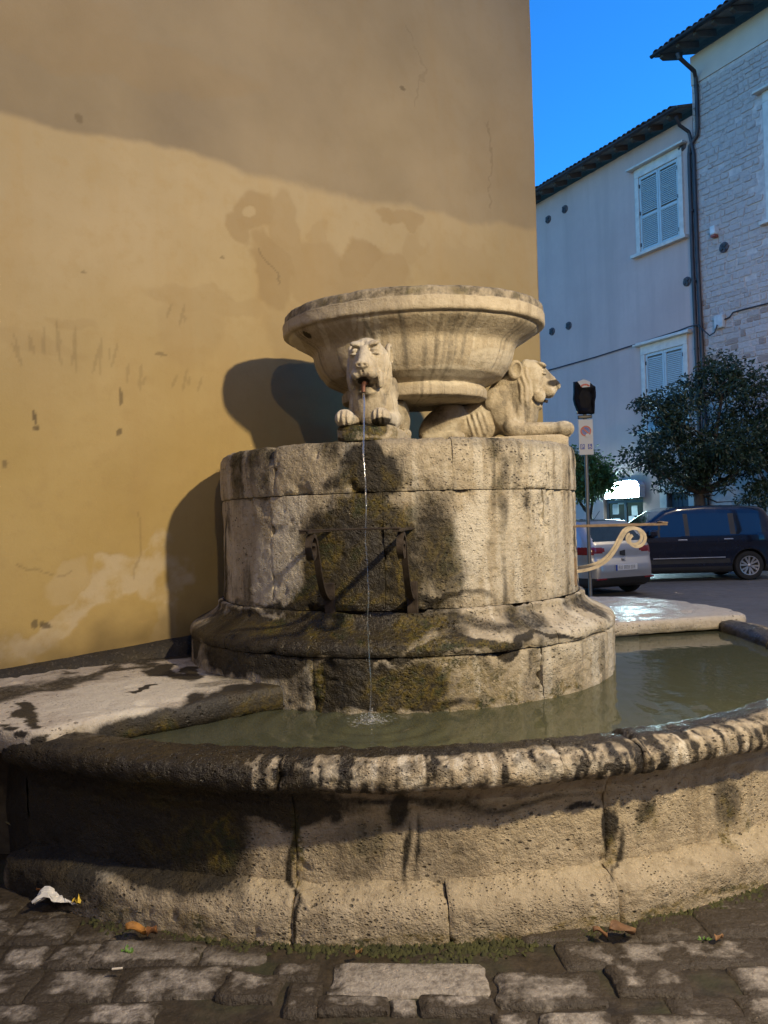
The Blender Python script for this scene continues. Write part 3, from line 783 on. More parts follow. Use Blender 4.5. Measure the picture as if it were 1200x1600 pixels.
def phi_at(px, py, ctr, r, z):
    """angle on a turned surface of radius r under a photo pixel"""
    d = ray(px, py); o = np.array((0, 0, EYE)) - np.array((ctr[0], ctr[1], 0))
    a = d[0] ** 2 + d[1] ** 2; b = 2 * (o[0] * d[0] + o[1] * d[1]); c = o[0] ** 2 + o[1] ** 2 - r * r
    q = b * b - 4 * a * c
    t_ = (-b - math.sqrt(max(q, 0))) / (2 * a)
    p = o + d * t_
    return math.atan2(p[0], -p[1])

# ---- drum
dm = empty('fountain_drum', DC, 0, 'round travertine drum of stacked stones streaked with moss under the lions', 'fountain drum')
A0, A1 = R(-152), R(128)
wet = [(568, 740, 34, 52, 0, 1.25), (560, 860, 52, 90, 0, 1.2), (545, 1060, 46, 60, 0, 1.2), (585, 960, 60, 16, 0, 1.1), (565, 735, 48, 40, 0, .95), (520, 750, 30, 20, 0, .5), (555, 830, 90, 60, 0, .85), (550, 890, 80, 70, 0, 1), (600, 900, 60, 60, 0, .75), (672, 850, 46, 115, -12, .50), (690, 905, 44, 50, 0, .45),
       (440, 985, 130, 30, 3, .80), (560, 985, 120, 34, 0, .85), (700, 985, 130, 16, -4, .45), (535, 1065, 60, 50, 0, .95), (630, 1070, 90, 40, 0, .75), (600, 1105, 160, 12, 0, .7), (350, 1000, 60, 24, 10, .8),
       (360, 990, 70, 40, 10, .6), (400, 1030, 90, 26, 4, .75), (345, 890, 10, 110, 0, .5), (780, 1010, 160, 5, -4, .7), (560, 1020, 200, 6, 2, .9), (830, 1075, 30, 30, 0, .25), (560, 945, 200, 7, 0, .7), (500, 940, 60, 20, 0, .7)]
moss = [(585, 765, 60, 40, 0, .55), (600, 740, 40, 30, 0, .5), (600, 900, 60, 60, 0, .75), (620, 820, 40, 70, 0, .5), (515, 850, 36, 60, 0, .6), (560, 930, 100, 30, 0, .8), (640, 985, 100, 30, 0, .95), (720, 1000, 90, 14, -3, .7), (500, 1058, 14, 58, 0, 1.0),
        (700, 1060, 60, 40, 0, .62), (770, 1070, 50, 40, 0, .45), (620, 1070, 90, 40, 0, .7), (650, 1112, 330, 9, -6, .95), (460, 990, 90, 20, 10, .5), (540, 960, 80, 16, 0, .8), (690, 880, 30, 50, 0, .35), (400, 985, 40, 10, 10, .4), (850, 1085, 90, 12, -14, .6)]
lime = [(455, 850, 26, 90, 6, .55), (430, 905, 14, 60, 0, .6), (370, 870, 20, 70, 0, .4), (740, 830, 16, 90, 0, .55), (800, 800, 30, 40, 0, .3), (790, 880, 20, 60, 0, .35), (860, 850, 24, 90, 0, .3), (900, 1000, 50, 40, 0, .3), (480, 790, 20, 20, 0, .5)]
gloss = [(560, 860, 90, 120, 0, .7), (560, 985, 260, 44, 0, .95), (780, 985, 120, 14, -4, .6), (580, 1060, 110, 60, 0, .75), (400, 1010, 110, 40, 0, .6)]
_dst = stain_from(wet, moss, lime, gloss, 70, 100)
def dst(P):
    A = _dst(P); ph = np.arctan2(P[:, 0] - DC[0], DC[1] - P[:, 1])
    S_ = np.stack([ph * 16, P[:, 2] * 1.1, ph * 0], 1); s1 = fbm(S_, 1.0, 4, 71); s2 = fbm(np.stack([ph * 45, P[:, 2] * 1.8, ph * 0 + 3], 1), 1.0, 3, 72); g = fbm(P, 4.0, 5, 73)
    A[:, 0] = np.maximum(A[:, 0], .28 * sstep(.50, .66, s1 * .6 + g * .4) + .12 * sstep(.55, .68, s2))
    tor = sstep(1.11, 1.08, P[:, 2]) * sstep(.87, .89, P[:, 2]); A[:, 0] = np.where(tor > .5, np.maximum(_dst(P)[:, 0], .30 * sstep(.45, .62, g)), A[:, 0])
    A[:, 0] += .20 * sstep(.55, .7, g)
    A[:, 1] = np.maximum(A[:, 1], .26 * sstep(.50, .62, s1) * sstep(.45, .6, g))
    A[:, 2] = np.maximum(A[:, 2], .42 * sstep(.46, .36, s1))
    A[:, 1] *= 1 - .75 * sstep(.92, 1.15, A[:, 0] + (g - .5) * .9)
    top = sstep(1.93, 2.03, P[:, 2] + (g - .5) * .12); A[:, 0] = np.maximum(A[:, 0], top * .28)
    return A
def ang(lst, r, z, y): return [A0] + [phi_at(x, y, DC, r, z) for x in lst] + [R(75), A1]
TOPZ = 2.035
ring_blocks('stone', dm, DC, [(1.203, 1.746), (1.206, 1.80), (1.207, 1.97), (1.196, 2.02), (1.17, TOPZ), (0.96, TOPZ + .004)], ang([427, 708, 856], 1.21, 1.85, 735), dst, M['travertine'],
            edges=(.6, .6, .8, .0), jd=0.005, jw=.008, chip=0.045, rough=0.020, seed=11)
ring_blocks('stone', dm, DC, [(1.205, 1.10), (1.200, 1.30), (1.198, 1.55), (1.200, 1.742)], ang([424, 600, 852], 1.2, 1.4, 850), dst, M['travertine'],
            edges=(.25, .25, .5, .8), jd=0.005, jw=.006, rough=.014, seed=37)
ring_blocks('stone', dm, DC, [(1.425, .886), (1.432, .90), (1.428, .935), (1.405, .960), (1.355, .982), (1.295, 1.012), (1.252, 1.045), (1.236, 1.066), (1.246, 1.082), (1.24, 1.096), (1.215, 1.102)],
            ang([352, 872], 1.42, .93, 1000), dst, M['travertine'], edges=(.5, .5, .35, .5), jd=0.006, jw=.006, rough=0.010, chip=.02, seed=61)
ring_blocks('stone', dm, DC, [(1.425, 0.22), (1.423, .60), (1.42, .80), (1.42, .882)], ang([492, 846], 1.4, .7, 1070), dst, M['travertine'], edges=(.9, .9, 0, .9), jd=0.007, jw=.007, rough=0.026, chip=.05, seed=83)
core = MB().lathe([(1.335, .15), (1.335, .93), (1.15, 1.06), (1.15, 2.0), (0.0, 2.0)], 64, DC)
obj('mortar_core', core.v, core.f, M['mortar'], dm)
# small drain hole above the bucket rest
hp = phi_at(570, 826, DC, 1.2, 1.55)

# ---- basin
def RB(ph):
    a = math.degrees(ph)
    return 3.05 - 0.30 * float(sstep(30, 95, np.array(a)))
bs = empty('fountain_basin', BC, 0, 'wide curved travertine basin full of green water in front of the wall', 'fountain basin')
B0, B1 = R(-34), R(118)
def bang(lst, y, r, z): return [B0] + [phi_at(x, y, BC, RB(0) + r, z) for x in lst]
wet = [(60, 1300, 80, 130, 0, 1.3), (250, 1300, 135, 90, 0, 1.25), (150, 1330, 60, 40, 0, .7), (310, 1350, 65, 55, 0, .95), (160, 1260, 60, 80, 0, 1), (400, 1260, 160, 26, 0, .8), (450, 1266, 18, 30, 0, .6), (535, 1262, 14, 26, 0, .55), (615, 1264, 22, 36, 0, .62), (560, 1250, 400, 9, 0, .45), (740, 1252, 60, 20, -5, .3),  # wet stains, with shade under the rim and at the left painted in
       (950, 1300, 5, 40, 4, .7), (960, 1330, 4, 50, 0, .5), (640, 1345, 8, 60, 0, .55), (660, 1330, 5, 70, 0, .5), (1140, 1260, 18, 40, 0, .42), (925, 1268, 30, 5, 0, .6), (460, 1330, 5, 90, 0, .7), (120, 1400, 50, 30, 20, .4),
       (1000, 1255, 20, 26, 0, .5), (380, 1330, 20, 80, 0, .4), (130, 1200, 60, 60, 0, .7), (700, 1340, 60, 60, 0, .25), (560, 1330, 60, 50, 0, .3),
       (458, 1450, 4, 40, 0, .8), (330, 1300, 60, 60, 0, .6)]
moss = [(350, 1310, 40, 60, 0, .6), (270, 1310, 60, 50, 0, .35), (470, 1330, 16, 70, 0, .6), (950, 1330, 14, 40, 0, .5), (1140, 1280, 16, 40, 0, .9), (630, 1480, 260, 14, -2, .95), (880, 1455, 160, 8, -10, .9), (1080, 1410, 140, 7, -14, .8), (300, 1450, 150, 14, 14, .6),
        (560, 1310, 60, 40, 0, .3), (800, 1300, 20, 60, 0, .25), (1015, 1280, 14, 30, 0, .4), (240, 1240, 120, 30, 0, .3)]
gloss = [(600, 1185, 700, 26, 0, .9), (300, 1210, 260, 50, 6, .8)]
bst = stain_from(wet, moss, [(520, 1215, 60, 18, 0, .3), (900, 1190, 90, 14, -6, .3), (140, 1330, 30, 50, 20, .5)], gloss, 60, 200)
def rim_stain(P):
    A = bst(P)
    px, py = proj(P); rr = np.hypot(P[:, 0] - BC[0], P[:, 1] - BC[1]); ph = np.arctan2(P[:, 0] - BC[0], BC[1] - P[:, 1])
    out = rr - np.array([RB(a) for a in ph])
    top = sstep(0.085, 0.03, out + (fbm(P, 16, 4, 5) - .5) * .05)
    S_ = np.stack([ph * 105, P[:, 2] * 5.0, ph * 0], 1)
    st = fbm(S_, 1.0, 4, 17, .6) * .70 + fbm(P, 30, 3, 18) * .30
    left = sstep(470, 230, px)
    drip = sstep(0.42, 0.66, st + (0.06 - np.clip(out, 0, .15)) * .35 + left * .35) * 0.92
    A[:, 0] = np.maximum(A[:, 0], np.maximum(top * 0.93, drip))
    sp_ = fbm(P, 34, 3, 23); A[:, 0] = np.maximum(A[:, 0], .36 * sstep(.46, .62, sp_))
    A[:, 0] = np.where(px > 1010, A[:, 0] * (1 - .35 * sstep(1010, 1150, px)), A[:, 0])
    A[:, 3] = np.maximum(A[:, 3], top * (0.85 + .15 * sstep(300, 900, px)))
    A[:, 2] = np.maximum(A[:, 2], (1 - top) * sstep(.45, .36, st) * 0.45 * (1 - left))
    return A
# plinth, wall panels, rim
ring_blocks('plinth_stone', bs, BC, [(0.165, -0.06), (0.168, .02), (0.168, .10), (0.155, .14), (0.12, .165), (0.055, .185), (0.035, .188)], bang([455, 702, 968], 1440, .16, .08) + [R(52), R(85), B1], bst, M['basin_stone'],
            Rf=RB, edges=(1, 1, 0, 0), jd=.007, jw=.006, rough=.022, chip=.03, seed=3)
ring_blocks('wall_panel', bs, BC, [(0.045, .17), (0.040, .26), (0.036, .40), (0.040, .455), (0.058, .475), (0.055, .50), (0.075, .52), (.10, .56)], bang([462, 947], 1330, .04, .35) + [R(50), R(85), B1], bst, M['basin_stone'],
            Rf=RB, edges=(.9, .9, 0, 0), jd=.007, jw=.006, rough=.020, chip=.02, seed=5)
rimp = [(0.06, .553), (0.12, .552), (0.150, .566), (0.163, .60), (0.160, .635), (0.142, .662), (0.10, .676), (0.02, .682), (-0.05, .680), (-0.085, .668), (-0.098, .645), (-0.10, .58), (-.10, .24)]
ring_blocks('rim_stone', bs, BC, rimp, bang([432, 880, 1006], 1215, .15, .62) + [R(47), R(76), B1], rim_stain, M['basin_stone'],
            Rf=RB, edges=(.9, .9, 0, 0), jd=.008, jw=.007, rough=.034, chip=.06, seed=8, h=.013)
# hidden core of the wall and the floor of the basin
n = 60; pp = np.linspace(B0, B1, n); V = []
for a in pp:
    for rr, z in ((RB(a) + .02, -.05), (RB(a) + .02, .55), (RB(a) - .06, .55), (RB(a) - .06, .2)): V.append((BC[0] + rr * math.sin(a), BC[1] - rr * math.cos(a), z))
F = [(i * 4 + k, i * 4 + k + 1, (i + 1) * 4 + k + 1, (i + 1) * 4 + k) for i in range(n - 1) for k in range(3)]
obj('mortar_core', V, F, M['mortar'], bs)
# return wall at the near left corner and its rounded quoin
aL = B0; PL = np.array((BC[0] + RB(aL) * math.sin(aL), BC[1] - RB(aL) * math.cos(aL), 0))
PL2 = np.array((-2.45, 4.45, 0.0))
def flat_stone(name, par, outline, z0, z1, mat, stain, h=.03, bulge=.02, rough=.018, seed=0, round_=.03):
    """a thick slab with a worn top: outline (counter-clockwise seen from above) filled with a grid, sides rounded over"""
    O = np.array(outline, float)
    def resample(O):
        C = np.vstack([O, O[:1]]); L = np.concatenate([[0], np.cumsum(np.hypot(*np.diff(C, axis=0).T))]); m = int(L[-1] / h)
        s = np.linspace(0, L[-1], m, endpoint=False); return np.stack([np.interp(s, L, C[:, 0]), np.interp(s, L, C[:, 1])], 1)
    C = resample(O); m = len(C)
    for _ in range(3): C = .25 * np.roll(C, 1, 0) + .5 * C + .25 * np.roll(C, -1, 0)
    Tn = np.roll(C, -1, 0) - np.roll(C, 1, 0); Tn /= np.linalg.norm(Tn, axis=1)[:, None]; Nn = np.stack([Tn[:, 1], -Tn[:, 0]], 1)
    rings = []
    prof = [(-.05, z0), (0.0, z0), (0.008, z0 + .25 * (z1 - z0)), (0.010, z0 + .6 * (z1 - z0)), (0.0, z1 - round_ * .5), (-.012, z1 - round_ * .12), (-round_ * 1.2, z1)]
    for o_, z in prof: rings.append(np.hstack([C + Nn * o_, np.full((m, 1), z)]))
    V = np.vstack(rings); nr = len(prof)
    F = [(k * m + j, k * m + (j + 1) % m, (k + 1) * m + (j + 1) % m, (k + 1) * m + j) for k in range(nr - 1) for j in range(m)]
    # top: grid points inside, triangulated by bmesh
    bm = bmesh.new()
    bv = [bm.verts.new(p) for p in rings[-1]]
    bf = bm.faces.new(bv)
    bmesh.ops.triangulate(bm, faces=[bf])
    for _ in range(7):
        long = [e for e in bm.edges if not e.is_boundary and e.calc_length() > h * 1.6]
        if not long: break
        bmesh.ops.bisect_edges(bm, edges=long, cuts=1); bmesh.ops.triangulate(bm, faces=[f for f in bm.faces if len(f.verts) > 3])
    bm.verts.index_update()
    b = len(V); tv = np.array([v.co[:] for v in bm.verts]); F += [tuple(v.index + b for v in f.verts) for f in bm.faces]; bm.free()
    V = np.vstack([V, tv])
    d = (fbm(V, 3, 3, seed) - .5) * rough * 1.5 + (fbm(V, 16, 4, seed + 1) - .5) * rough - .05 * sstep(.62, .8, fbm(V, 5, 3, seed + 4)) * bulge / .02 * .4
    topm = sstep(z0 + .5 * (z1 - z0), z1, V[:, 2])
    V[:, 2] += d * topm
    ctr = O.mean(0); side = (1 - topm)
    dirs = V[:, :2] - ctr; dirs /= np.linalg.norm(dirs, axis=1)[:, None] + 1e-9
    V[:, :2] += dirs * (d * side * 1.6)[:, None]
    o = obj(name, V, F, mat, par, attr=stain(V) if stain else np.zeros((len(V), 4)))
    bm = bmesh.new(); bm.from_mesh(o.data); bmesh.ops.remove_doubles(bm, verts=bm.verts, dist=.0008); bmesh.ops.recalc_face_normals(bm, faces=bm.faces); bm.to_mesh(o.data); bm.free()
    return o
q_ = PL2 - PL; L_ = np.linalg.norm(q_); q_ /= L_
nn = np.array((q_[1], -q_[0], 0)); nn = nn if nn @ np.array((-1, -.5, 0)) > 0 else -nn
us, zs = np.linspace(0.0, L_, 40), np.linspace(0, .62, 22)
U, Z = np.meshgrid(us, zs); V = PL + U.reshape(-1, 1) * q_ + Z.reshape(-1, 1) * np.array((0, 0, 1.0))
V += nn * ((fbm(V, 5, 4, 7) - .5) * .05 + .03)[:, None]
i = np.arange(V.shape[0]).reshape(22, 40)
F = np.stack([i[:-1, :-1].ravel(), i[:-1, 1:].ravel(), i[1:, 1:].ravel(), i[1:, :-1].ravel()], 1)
A = np.zeros((len(V), 4)); A[:, 0] = .95; A[:, 0] = 1.4; A[:, 3] = .2  # blackened all over to stand for the shade under the ledge
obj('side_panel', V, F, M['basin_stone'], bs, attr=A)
n = 48; V = [(BC[0], BC[1], .16)]
for a in np.linspace(R(-75), R(140), n): V.append((BC[0] + (RB(a) - .02) * math.sin(a), BC[1] - (RB(a) - .02) * math.cos(a), .16))
t = NT('basin_floor'); c = t.coord(); q = t.noise(c, 4, 5)
M['basin_floor'] = t.done(t.mix(t.rng(q, .3, .7), (0.20, 0.17, 0.075), (0.30, 0.27, 0.14)), .9)
obj('basin_floor', V, [(0, k, k + 1) for k in range(1, n)], M['basin_floor'], bs)

# ---- water
xs = np.linspace(-2.6, 3.3, 236); ys = np.linspace(2.8, 8.6, 232); X, Y = np.meshgrid(xs, ys); V = np.stack([X.ravel(), Y.ravel(), np.full(X.size, WATER)], 1)
SPL = np.array((-0.095, 3.80))
dd = np.hypot(V[:, 0] - SPL[0], V[:, 1] - SPL[1])
V[:, 2] += .008 * np.exp(-dd / .55) * np.sin(dd * 52) * sstep(0.0, .05, dd) + (fbm(V, 7, 3, 2) - .5) * .0025 * np.exp(-dd / 2.0) + (fbm(V, 2.2, 3, 4) - .5) * .002
i = np.arange(X.size).reshape(X.shape); cen = (V[i[:-1, :-1].ravel()] + V[i[1:, 1:].ravel()]) / 2
F = np.stack([i[:-1, :-1].ravel(), i[:-1, 1:].ravel(), i[1:, 1:].ravel(), i[1:, :-1].ravel()], 1)
pr = np.hypot(cen[:, 0] - BC[0], cen[:, 1] - BC[1]); pa = np.arctan2(cen[:, 0] - BC[0], BC[1] - cen[:, 1])
lim = 3.05 - .30 * sstep(30, 95, np.degrees(pa)) - .07
keep = (pr < lim) & ((cen - W0) @ WN > .02) & ((cen[:, 0] - PL[0]) * nn[0] + (cen[:, 1] - PL[1]) * nn[1] < 0.0) & (np.hypot(cen[:, 0] - DC[0], cen[:, 1] - DC[1]) > 1.30)
keep |= (pr < lim) & (cen[:, 0] > W0[0] + WD[0] * W_END + .1)
t = NT('water'); c = t.coord()
for l in list(t.t.links): t.t.links.remove(l)
wn1 = t.noise(t.mapping(c, (1, 1, 1)), 9, 3, .5); wn2 = t.noise(c, 2.6, 3, .5)
nm = t.bump(t.math('ADD', t.math('MULTIPLY', wn1, .25), wn2), .22, .02)
tr = t.n('BsdfTransparent'); tr.inputs[0].default_value = (0.42, 0.43, 0.26, 1)
df_ = t.n('BsdfDiffuse'); df_.inputs[0].default_value = (0.185, 0.195, 0.120, 1)
m1 = t.n('MixShader'); m1.inputs[0].default_value = 0.36; t.t.links.new(tr.outputs[0], m1.inputs[1]); t.t.links.new(df_.outputs[0], m1.inputs[2])
gl = t.n('BsdfGlossy'); gl.inputs['Roughness'].default_value = .03; t.t.links.new(nm, gl.inputs['Normal'])
fr = t.n('Fresnel'); fr.inputs[0].default_value = 1.33; t.t.links.new(nm, fr.inputs['Normal'])
m2 = t.n('MixShader'); t.t.links.new(fr.outputs[0], m2.inputs[0]); t.t.links.new(m1.outputs[0], m2.inputs[1]); t.t.links.new(gl.outputs[0], m2.inputs[2])
t.t.links.new(m2.outputs[0], t.out.inputs[0]); M['water'] = t.m
tag(obj('water', V, F[keep], M['water']), kind='structure')

# ---- ledge slabs over both ends of the basin
wet = [(170, 1050, 230, 9, -12, .5), (300, 1022, 90, 10, -8, .6), (0, 1080, 80, 9, -14, .5), (380, 1040, 60, 24, 0, .6), (440, 1075, 55, 30, 0, .85), (330, 1110, 140, 26, -14, .9), (220, 1140, 90, 22, -8, 1), (260, 1052, 40, 8, 8, .8), (295, 1048, 16, 9, 0, 1), (215, 1072, 24, 3, -6, 1),
       (30, 1108, 14, 8, 20, .9), (45, 1120, 8, 10, 0, .8), (40, 1145, 70, 4, 22, .9), (345, 1068, 50, 6, -4, .35)]
moss = [(400, 1100, 60, 18, -20, .5), (250, 1140, 60, 16, -6, .6), (450, 1078, 40, 16, 0, .4)]
sst = stain_from(wet, moss, [(215, 1085, 170, 26, -10, .5)], [(440, 1075, 60, 30, 0, .6), (330, 1105, 140, 20, -14, .6)], 46, 300)
ledL = empty('ledge_slab', (-1.6, 4.0, 0), 0, 'pale worn stone ledge between the left wall and the drum, blackened along its edges', 'stone ledge', 'stone ledges over the basin ends')
flat_stone('slab', ledL, [(-1.50, 3.37), (-1.36, 3.50), (-1.24, 3.62), (-0.98, 3.80), (-0.72, 4.02), (-0.50, 4.16), (-.42, 4.26), (-0.46, 4.40), (-0.80, 4.75), (-0.9, 5.6), (-1.20, 5.62), (-2.40, 4.70), (-3.30, 4.0), (-3.0, 3.75), (-2.3, 3.62), (-1.85, 3.46), (-1.68, 3.40), (-1.58, 3.36)],
           .600, .725, M['slab_stone'], sst, h=.022, seed=31, rough=.014, round_=.035)
# mortar fillet at the foot of the wall
V = []; F = []; nn_ = 60
for k in range(nn_):
    p = W0 + WD * (-1.2 + 2.75 * k / (nn_ - 1)); w_ = .075 + .05 * math.sin(k * .7) * .4 + .03 * random.random(); 
    zt = np.interp(k / (nn_ - 1), [0, .45, 1], [.70, .72, .80])
    for o_, z in ((-.01, zt + .055), (w_ * .35, zt + .035), (w_, zt - .005), (w_ + .02, .68)): V.append(p + WN * o_ + np.array((0, 0, z)))
for k in range(nn_ - 1):
    for j in range(3): F.append((k * 4 + j, k * 4 + j + 1, (k + 1) * 4 + j + 1, (k + 1) * 4 + j))
V = np.array(V); A = np.zeros((len(V), 4)); A[:, 0] = .55; A[:, 3] = .3
obj('mortar_fillet', V, F, M['slab_stone'], ledL, attr=A)
mb = MB().box(-3.0, -2.2, 3.75, 4.0, 0, .6).box(-2.195, -1.86, 3.80, 4.1, 0, .6); o = obj('support', mb.v, mb.f, M['mortar'], ledL, smooth=False)
ledR = empty('ledge_slab', (2.2, 6.6, 0), 0, 'wet stone ledge right of the drum with a dark gap of water under its edge', 'stone ledge', 'stone ledges over the basin ends')
wet = [(1040, 990, 100, 3, -3, .3)]
rst = stain_from(wet, [], [(1050, 985, 90, 10, 0, .3)], [(1000, 955, 110, 24, 0, 1.0)], 30, 330)
flat_stone('slab', ledR, [(1.36, 5.95), (1.62, 5.97), (1.80, 6.06), (2.30, 6.20), (2.78, 6.30), (2.98, 6.36), (3.0, 6.75), (2.86, 7.3), (2.62, 7.9), (1.9, 8.0), (1.55, 7.6), (1.3, 6.7)], .615, .725, M['slab_stone'], rst, h=.03, seed=47, rough=.012)

# ---- bowl on the lions
BK = 5.12 / 5.36
BO = np.array((0.235 * BK, 5.12, 0.0)); BA, BB = 0.905 * BK, 0.67; BAX = R(-8)
prof = [(0.0, 2.385), (0.50, 2.385), (0.555, 2.40), (0.56, 2.455), (0.545, 2.475), (.53, 2.485), (.60, 2.51), (.675, 2.545), (.725, 2.60), (.755, 2.655), (.770, 2.70), (.776, 2.735), (.790, 2.755), (.83, 2.782), (.88, 2.808), (.93, 2.835), (.952, 2.850), (.958, 2.864), (.992, 2.868), (1.003, 2.878), (1.005, 2.9475)]
prof2 = [(1.000, 2.9465), (.994, 2.953), (.991, 3.0), (.975, 3.016), (.93, 3.022), (.86, 3.018), (.84, 2.99), (.7, 2.85), (0, 2.75)]
def bowl_part(name, prof, par, stain, seed, rough=.010, h=.014):
    prof = np.array(prof); prof[:, 1] = EYE + (prof[:, 1] - EYE) * BK; L = np.concatenate([[0], np.cumsum(np.hypot(*np.diff(prof, axis=0).T))]); nv = int(L[-1] / h); vs = np.linspace(0, L[-1], nv)
    r = np.interp(vs, L, prof[:, 0]); z = np.interp(vs, L, prof[:, 1])
    nu = 380; ph = np.linspace(0, 2 * PI, nu, endpoint=False); PH, _ = np.meshgrid(ph, vs); RR = np.repeat(r[:, None], nu, 1); ZZ = np.repeat(z[:, None], nu, 1)
    x, y = RR * BA * np.sin(PH), -RR * BB * np.cos(PH)
    ca, sa = math.cos(BAX), math.sin(BAX)
    V = np.stack([BO[0] + x * ca - y * sa, BO[1] + x * sa + y * ca, ZZ], -1).reshape(-1, 3)
    rad = V - BO; rad[:, 2] = 0; rad /= np.linalg.norm(rad, axis=1)[:, None] + 1e-9
    d = (fbm(V, 3, 3, seed) - .5) * rough + (fbm(V, 18, 4, seed + 1) - .5) * rough * .8
    V += rad * d[:, None]; V[:, 2] += (fbm(V, 10, 4, seed + 3) - .5) * rough * .8
    i = np.arange(nu * nv).reshape(nv, nu); j = np.roll(i, -1, 1)
    F = np.stack([i[:-1].ravel(), j[:-1].ravel(), j[1:].ravel(), i[1:].ravel()], 1)
    return obj(name, V, F, M['bowl_stone'], par, attr=stain(V))
bw = empty('stone_bowl', BO + np.array((0, 0, 2.37)), 0, 'broad shallow stone bowl carried on the backs of the lions', 'stone bowl')
def bowl_stain(P):
    A = np.zeros((len(P), 4), np.float32); px, py = proj(P); ph = np.arctan2(P[:, 0] - BO[0], BO[1] - P[:, 1])
    S_ = np.stack([ph * 13, P[:, 2] * 1.0, ph * 0], 1); st = fbm(S_, 1.0, 4, 6)
    S2 = np.stack([ph * 40, P[:, 2] * 1.5, ph * 0 + 4], 1); st2 = fbm(S2, 1.0, 3, 9)
    zq = EYE + (P[:, 2] - EYE) / BK; low = sstep(2.90, 2.84, zq)
    A[:, 0] = low * sstep(.50, .66, st * .55 + st2 * .25 + fbm(P, 7, 4, 31) * .2) * .27 + .10 * sstep(.5, .65, fbm(P, 3.5, 4, 32))
    A[:, 2] = low * np.maximum(blob(px, py, [(563, 505, 4, 30, 0, 1), (575, 510, 4, 34, 0, 1), (590, 512, 4, 36, 0, .9), (552, 500, 4, 18, 0, .8), (460, 545, 14, 60, -32, .7), (505, 520, 5, 30, -20, .6), (700, 585, 60, 16, 0, .4), (770, 560, 40, 16, 0, .3)], 8, 3, P), sstep(.60, .68, st2) * .28)
    top = sstep(2.945, 2.955, zq)
    A[:, 0] = np.maximum(A[:, 0], top * (.24 + .16 * sstep(.42, .6, fbm(P, 26, 4, 8))))
    A[:, 1] = top * sstep(.5, .62, fbm(P, 14, 3, 12)) * .35
    A[:, 0] = np.maximum(A[:, 0], blob(px, py, [(482, 522, 8, 4, 20, .7)], 14, 5, P))
    return A
bowl_part('bowl', prof, bw, bowl_stain, 4)
bowl_part('rim_band', prof2, bw, bowl_stain, 6, rough=.022)
# ================================================================== SCULPTED FORMS (signed distance fields turned into meshes)
def surface_nets(fn, lo, hi, h):
    lo = np.array(lo, float); n = np.ceil((np.array(hi) - lo) / h).astype(int) + 1
    ax = [lo[k] + h * np.arange(n[k]) for k in range(3)]
    X, Y, Z = np.meshgrid(*ax, indexing='ij')
    D = fn(X.ravel().astype(np.float32), Y.ravel().astype(np.float32), Z.ravel().astype(np.float32)).reshape(n)
    ins = D < 0
    c = [ins[i:n[0] - 1 + i, j:n[1] - 1 + j, k:n[2] - 1 + k] for i in (0, 1) for j in (0, 1) for k in (0, 1)]
    s = sum(x.astype(np.int8) for x in c); act = (s > 0) & (s < 8)
    idx = -np.ones(act.shape, np.int64); A = np.argwhere(act); idx[act] = np.arange(len(A))
    acc = np.zeros((len(A), 3)); cnt = np.zeros(len(A))
    cor = [(i, j, k) for i in (0, 1) for j in (0, 1) for k in (0, 1)]
    for a in range(8):
        for b in range(a + 1, 8):
            da = np.array(cor[b]) - np.array(cor[a])
            if np.abs(da).sum() != 1: continue
            pa = A + cor[a]; pb_ = A + cor[b]
            va = D[pa[:, 0], pa[:, 1], pa[:, 2]]; vb = D[pb_[:, 0], pb_[:, 1], pb_[:, 2]]
            m = (va < 0) != (vb < 0); t = np.where(m, va / np.where(m, va - vb, 1), 0)
            acc[m] += (pa + da * t[:, None])[m]; cnt[m] += 1
    V = lo + h * acc / cnt[:, None]
    F = []
    for axn in range(3):
        sl = [slice(1, n[k] - 1) for k in range(3)]; sl[axn] = slice(0, n[axn] - 1)
        sl2 = list(sl); sl2[axn] = slice(1, n[axn])
        a_ = ins[tuple(sl)]; b_ = ins[tuple(sl2)]
        e = np.argwhere(a_ != b_); fl_ = a_[tuple(e.T)]
        off = np.array([s_.start for s_ in sl]); e = e + off
        u, v = [(1, 2), (2, 0), (0, 1)][axn]
        q = []
        for du, dv in ((-1, -1), (0, -1), (0, 0), (-1, 0)):
            p = e.copy(); p[:, u] += du; p[:, v] += dv; q.append(idx[p[:, 0], p[:, 1], p[:, 2]])
        q = np.stack(q, 1); q[~fl_] = q[~fl_][:, ::-1]; F.append(q)
    F = np.concatenate(F); F = F[(F >= 0).all(1)]
    return V, F
def smin(a, b, k): h = np.clip(.5 + .5 * (b - a) / k, 0, 1); return b + (a - b) * h - k * h * (1 - h)
def smax(a, b, k): return -smin(-a, -b, k)
def ell(x, y, z, c, r, ry=0.0, rz=0.0):
    """ellipsoid, turned by ry about the y axis (nose up positive) and rz about the z axis"""
    x, y, z = x - c[0], y - c[1], z - c[2]
    if rz: ca, sa = math.cos(rz), math.sin(rz); x, y = x * ca + y * sa, -x * sa + y * ca
    if ry: ca, sa = math.cos(ry), math.sin(ry); x, z = x * ca + z * sa, -x * sa + z * ca
    k0 = np.sqrt((x / r[0]) ** 2 + (y / r[1]) ** 2 + (z / r[2]) ** 2)
    k1 = np.sqrt((x / r[0] ** 2) ** 2 + (y / r[1] ** 2) ** 2 + (z / r[2] ** 2) ** 2) + 1e-6
    return k0 * (k0 - 1) / k1
def cap(x, y, z, a, b, ra, rb):
    ba = np.array(b) - np.array(a); L2 = float(ba @ ba)
    t = np.clip(((x - a[0]) * ba[0] + (y - a[1]) * ba[1] + (z - a[2]) * ba[2]) / L2, 0, 1)
    return np.sqrt((x - a[0] - ba[0] * t) ** 2 + (y - a[1] - ba[1] * t) ** 2 + (z - a[2] - ba[2] * t) ** 2) - (ra + (rb - ra) * t)
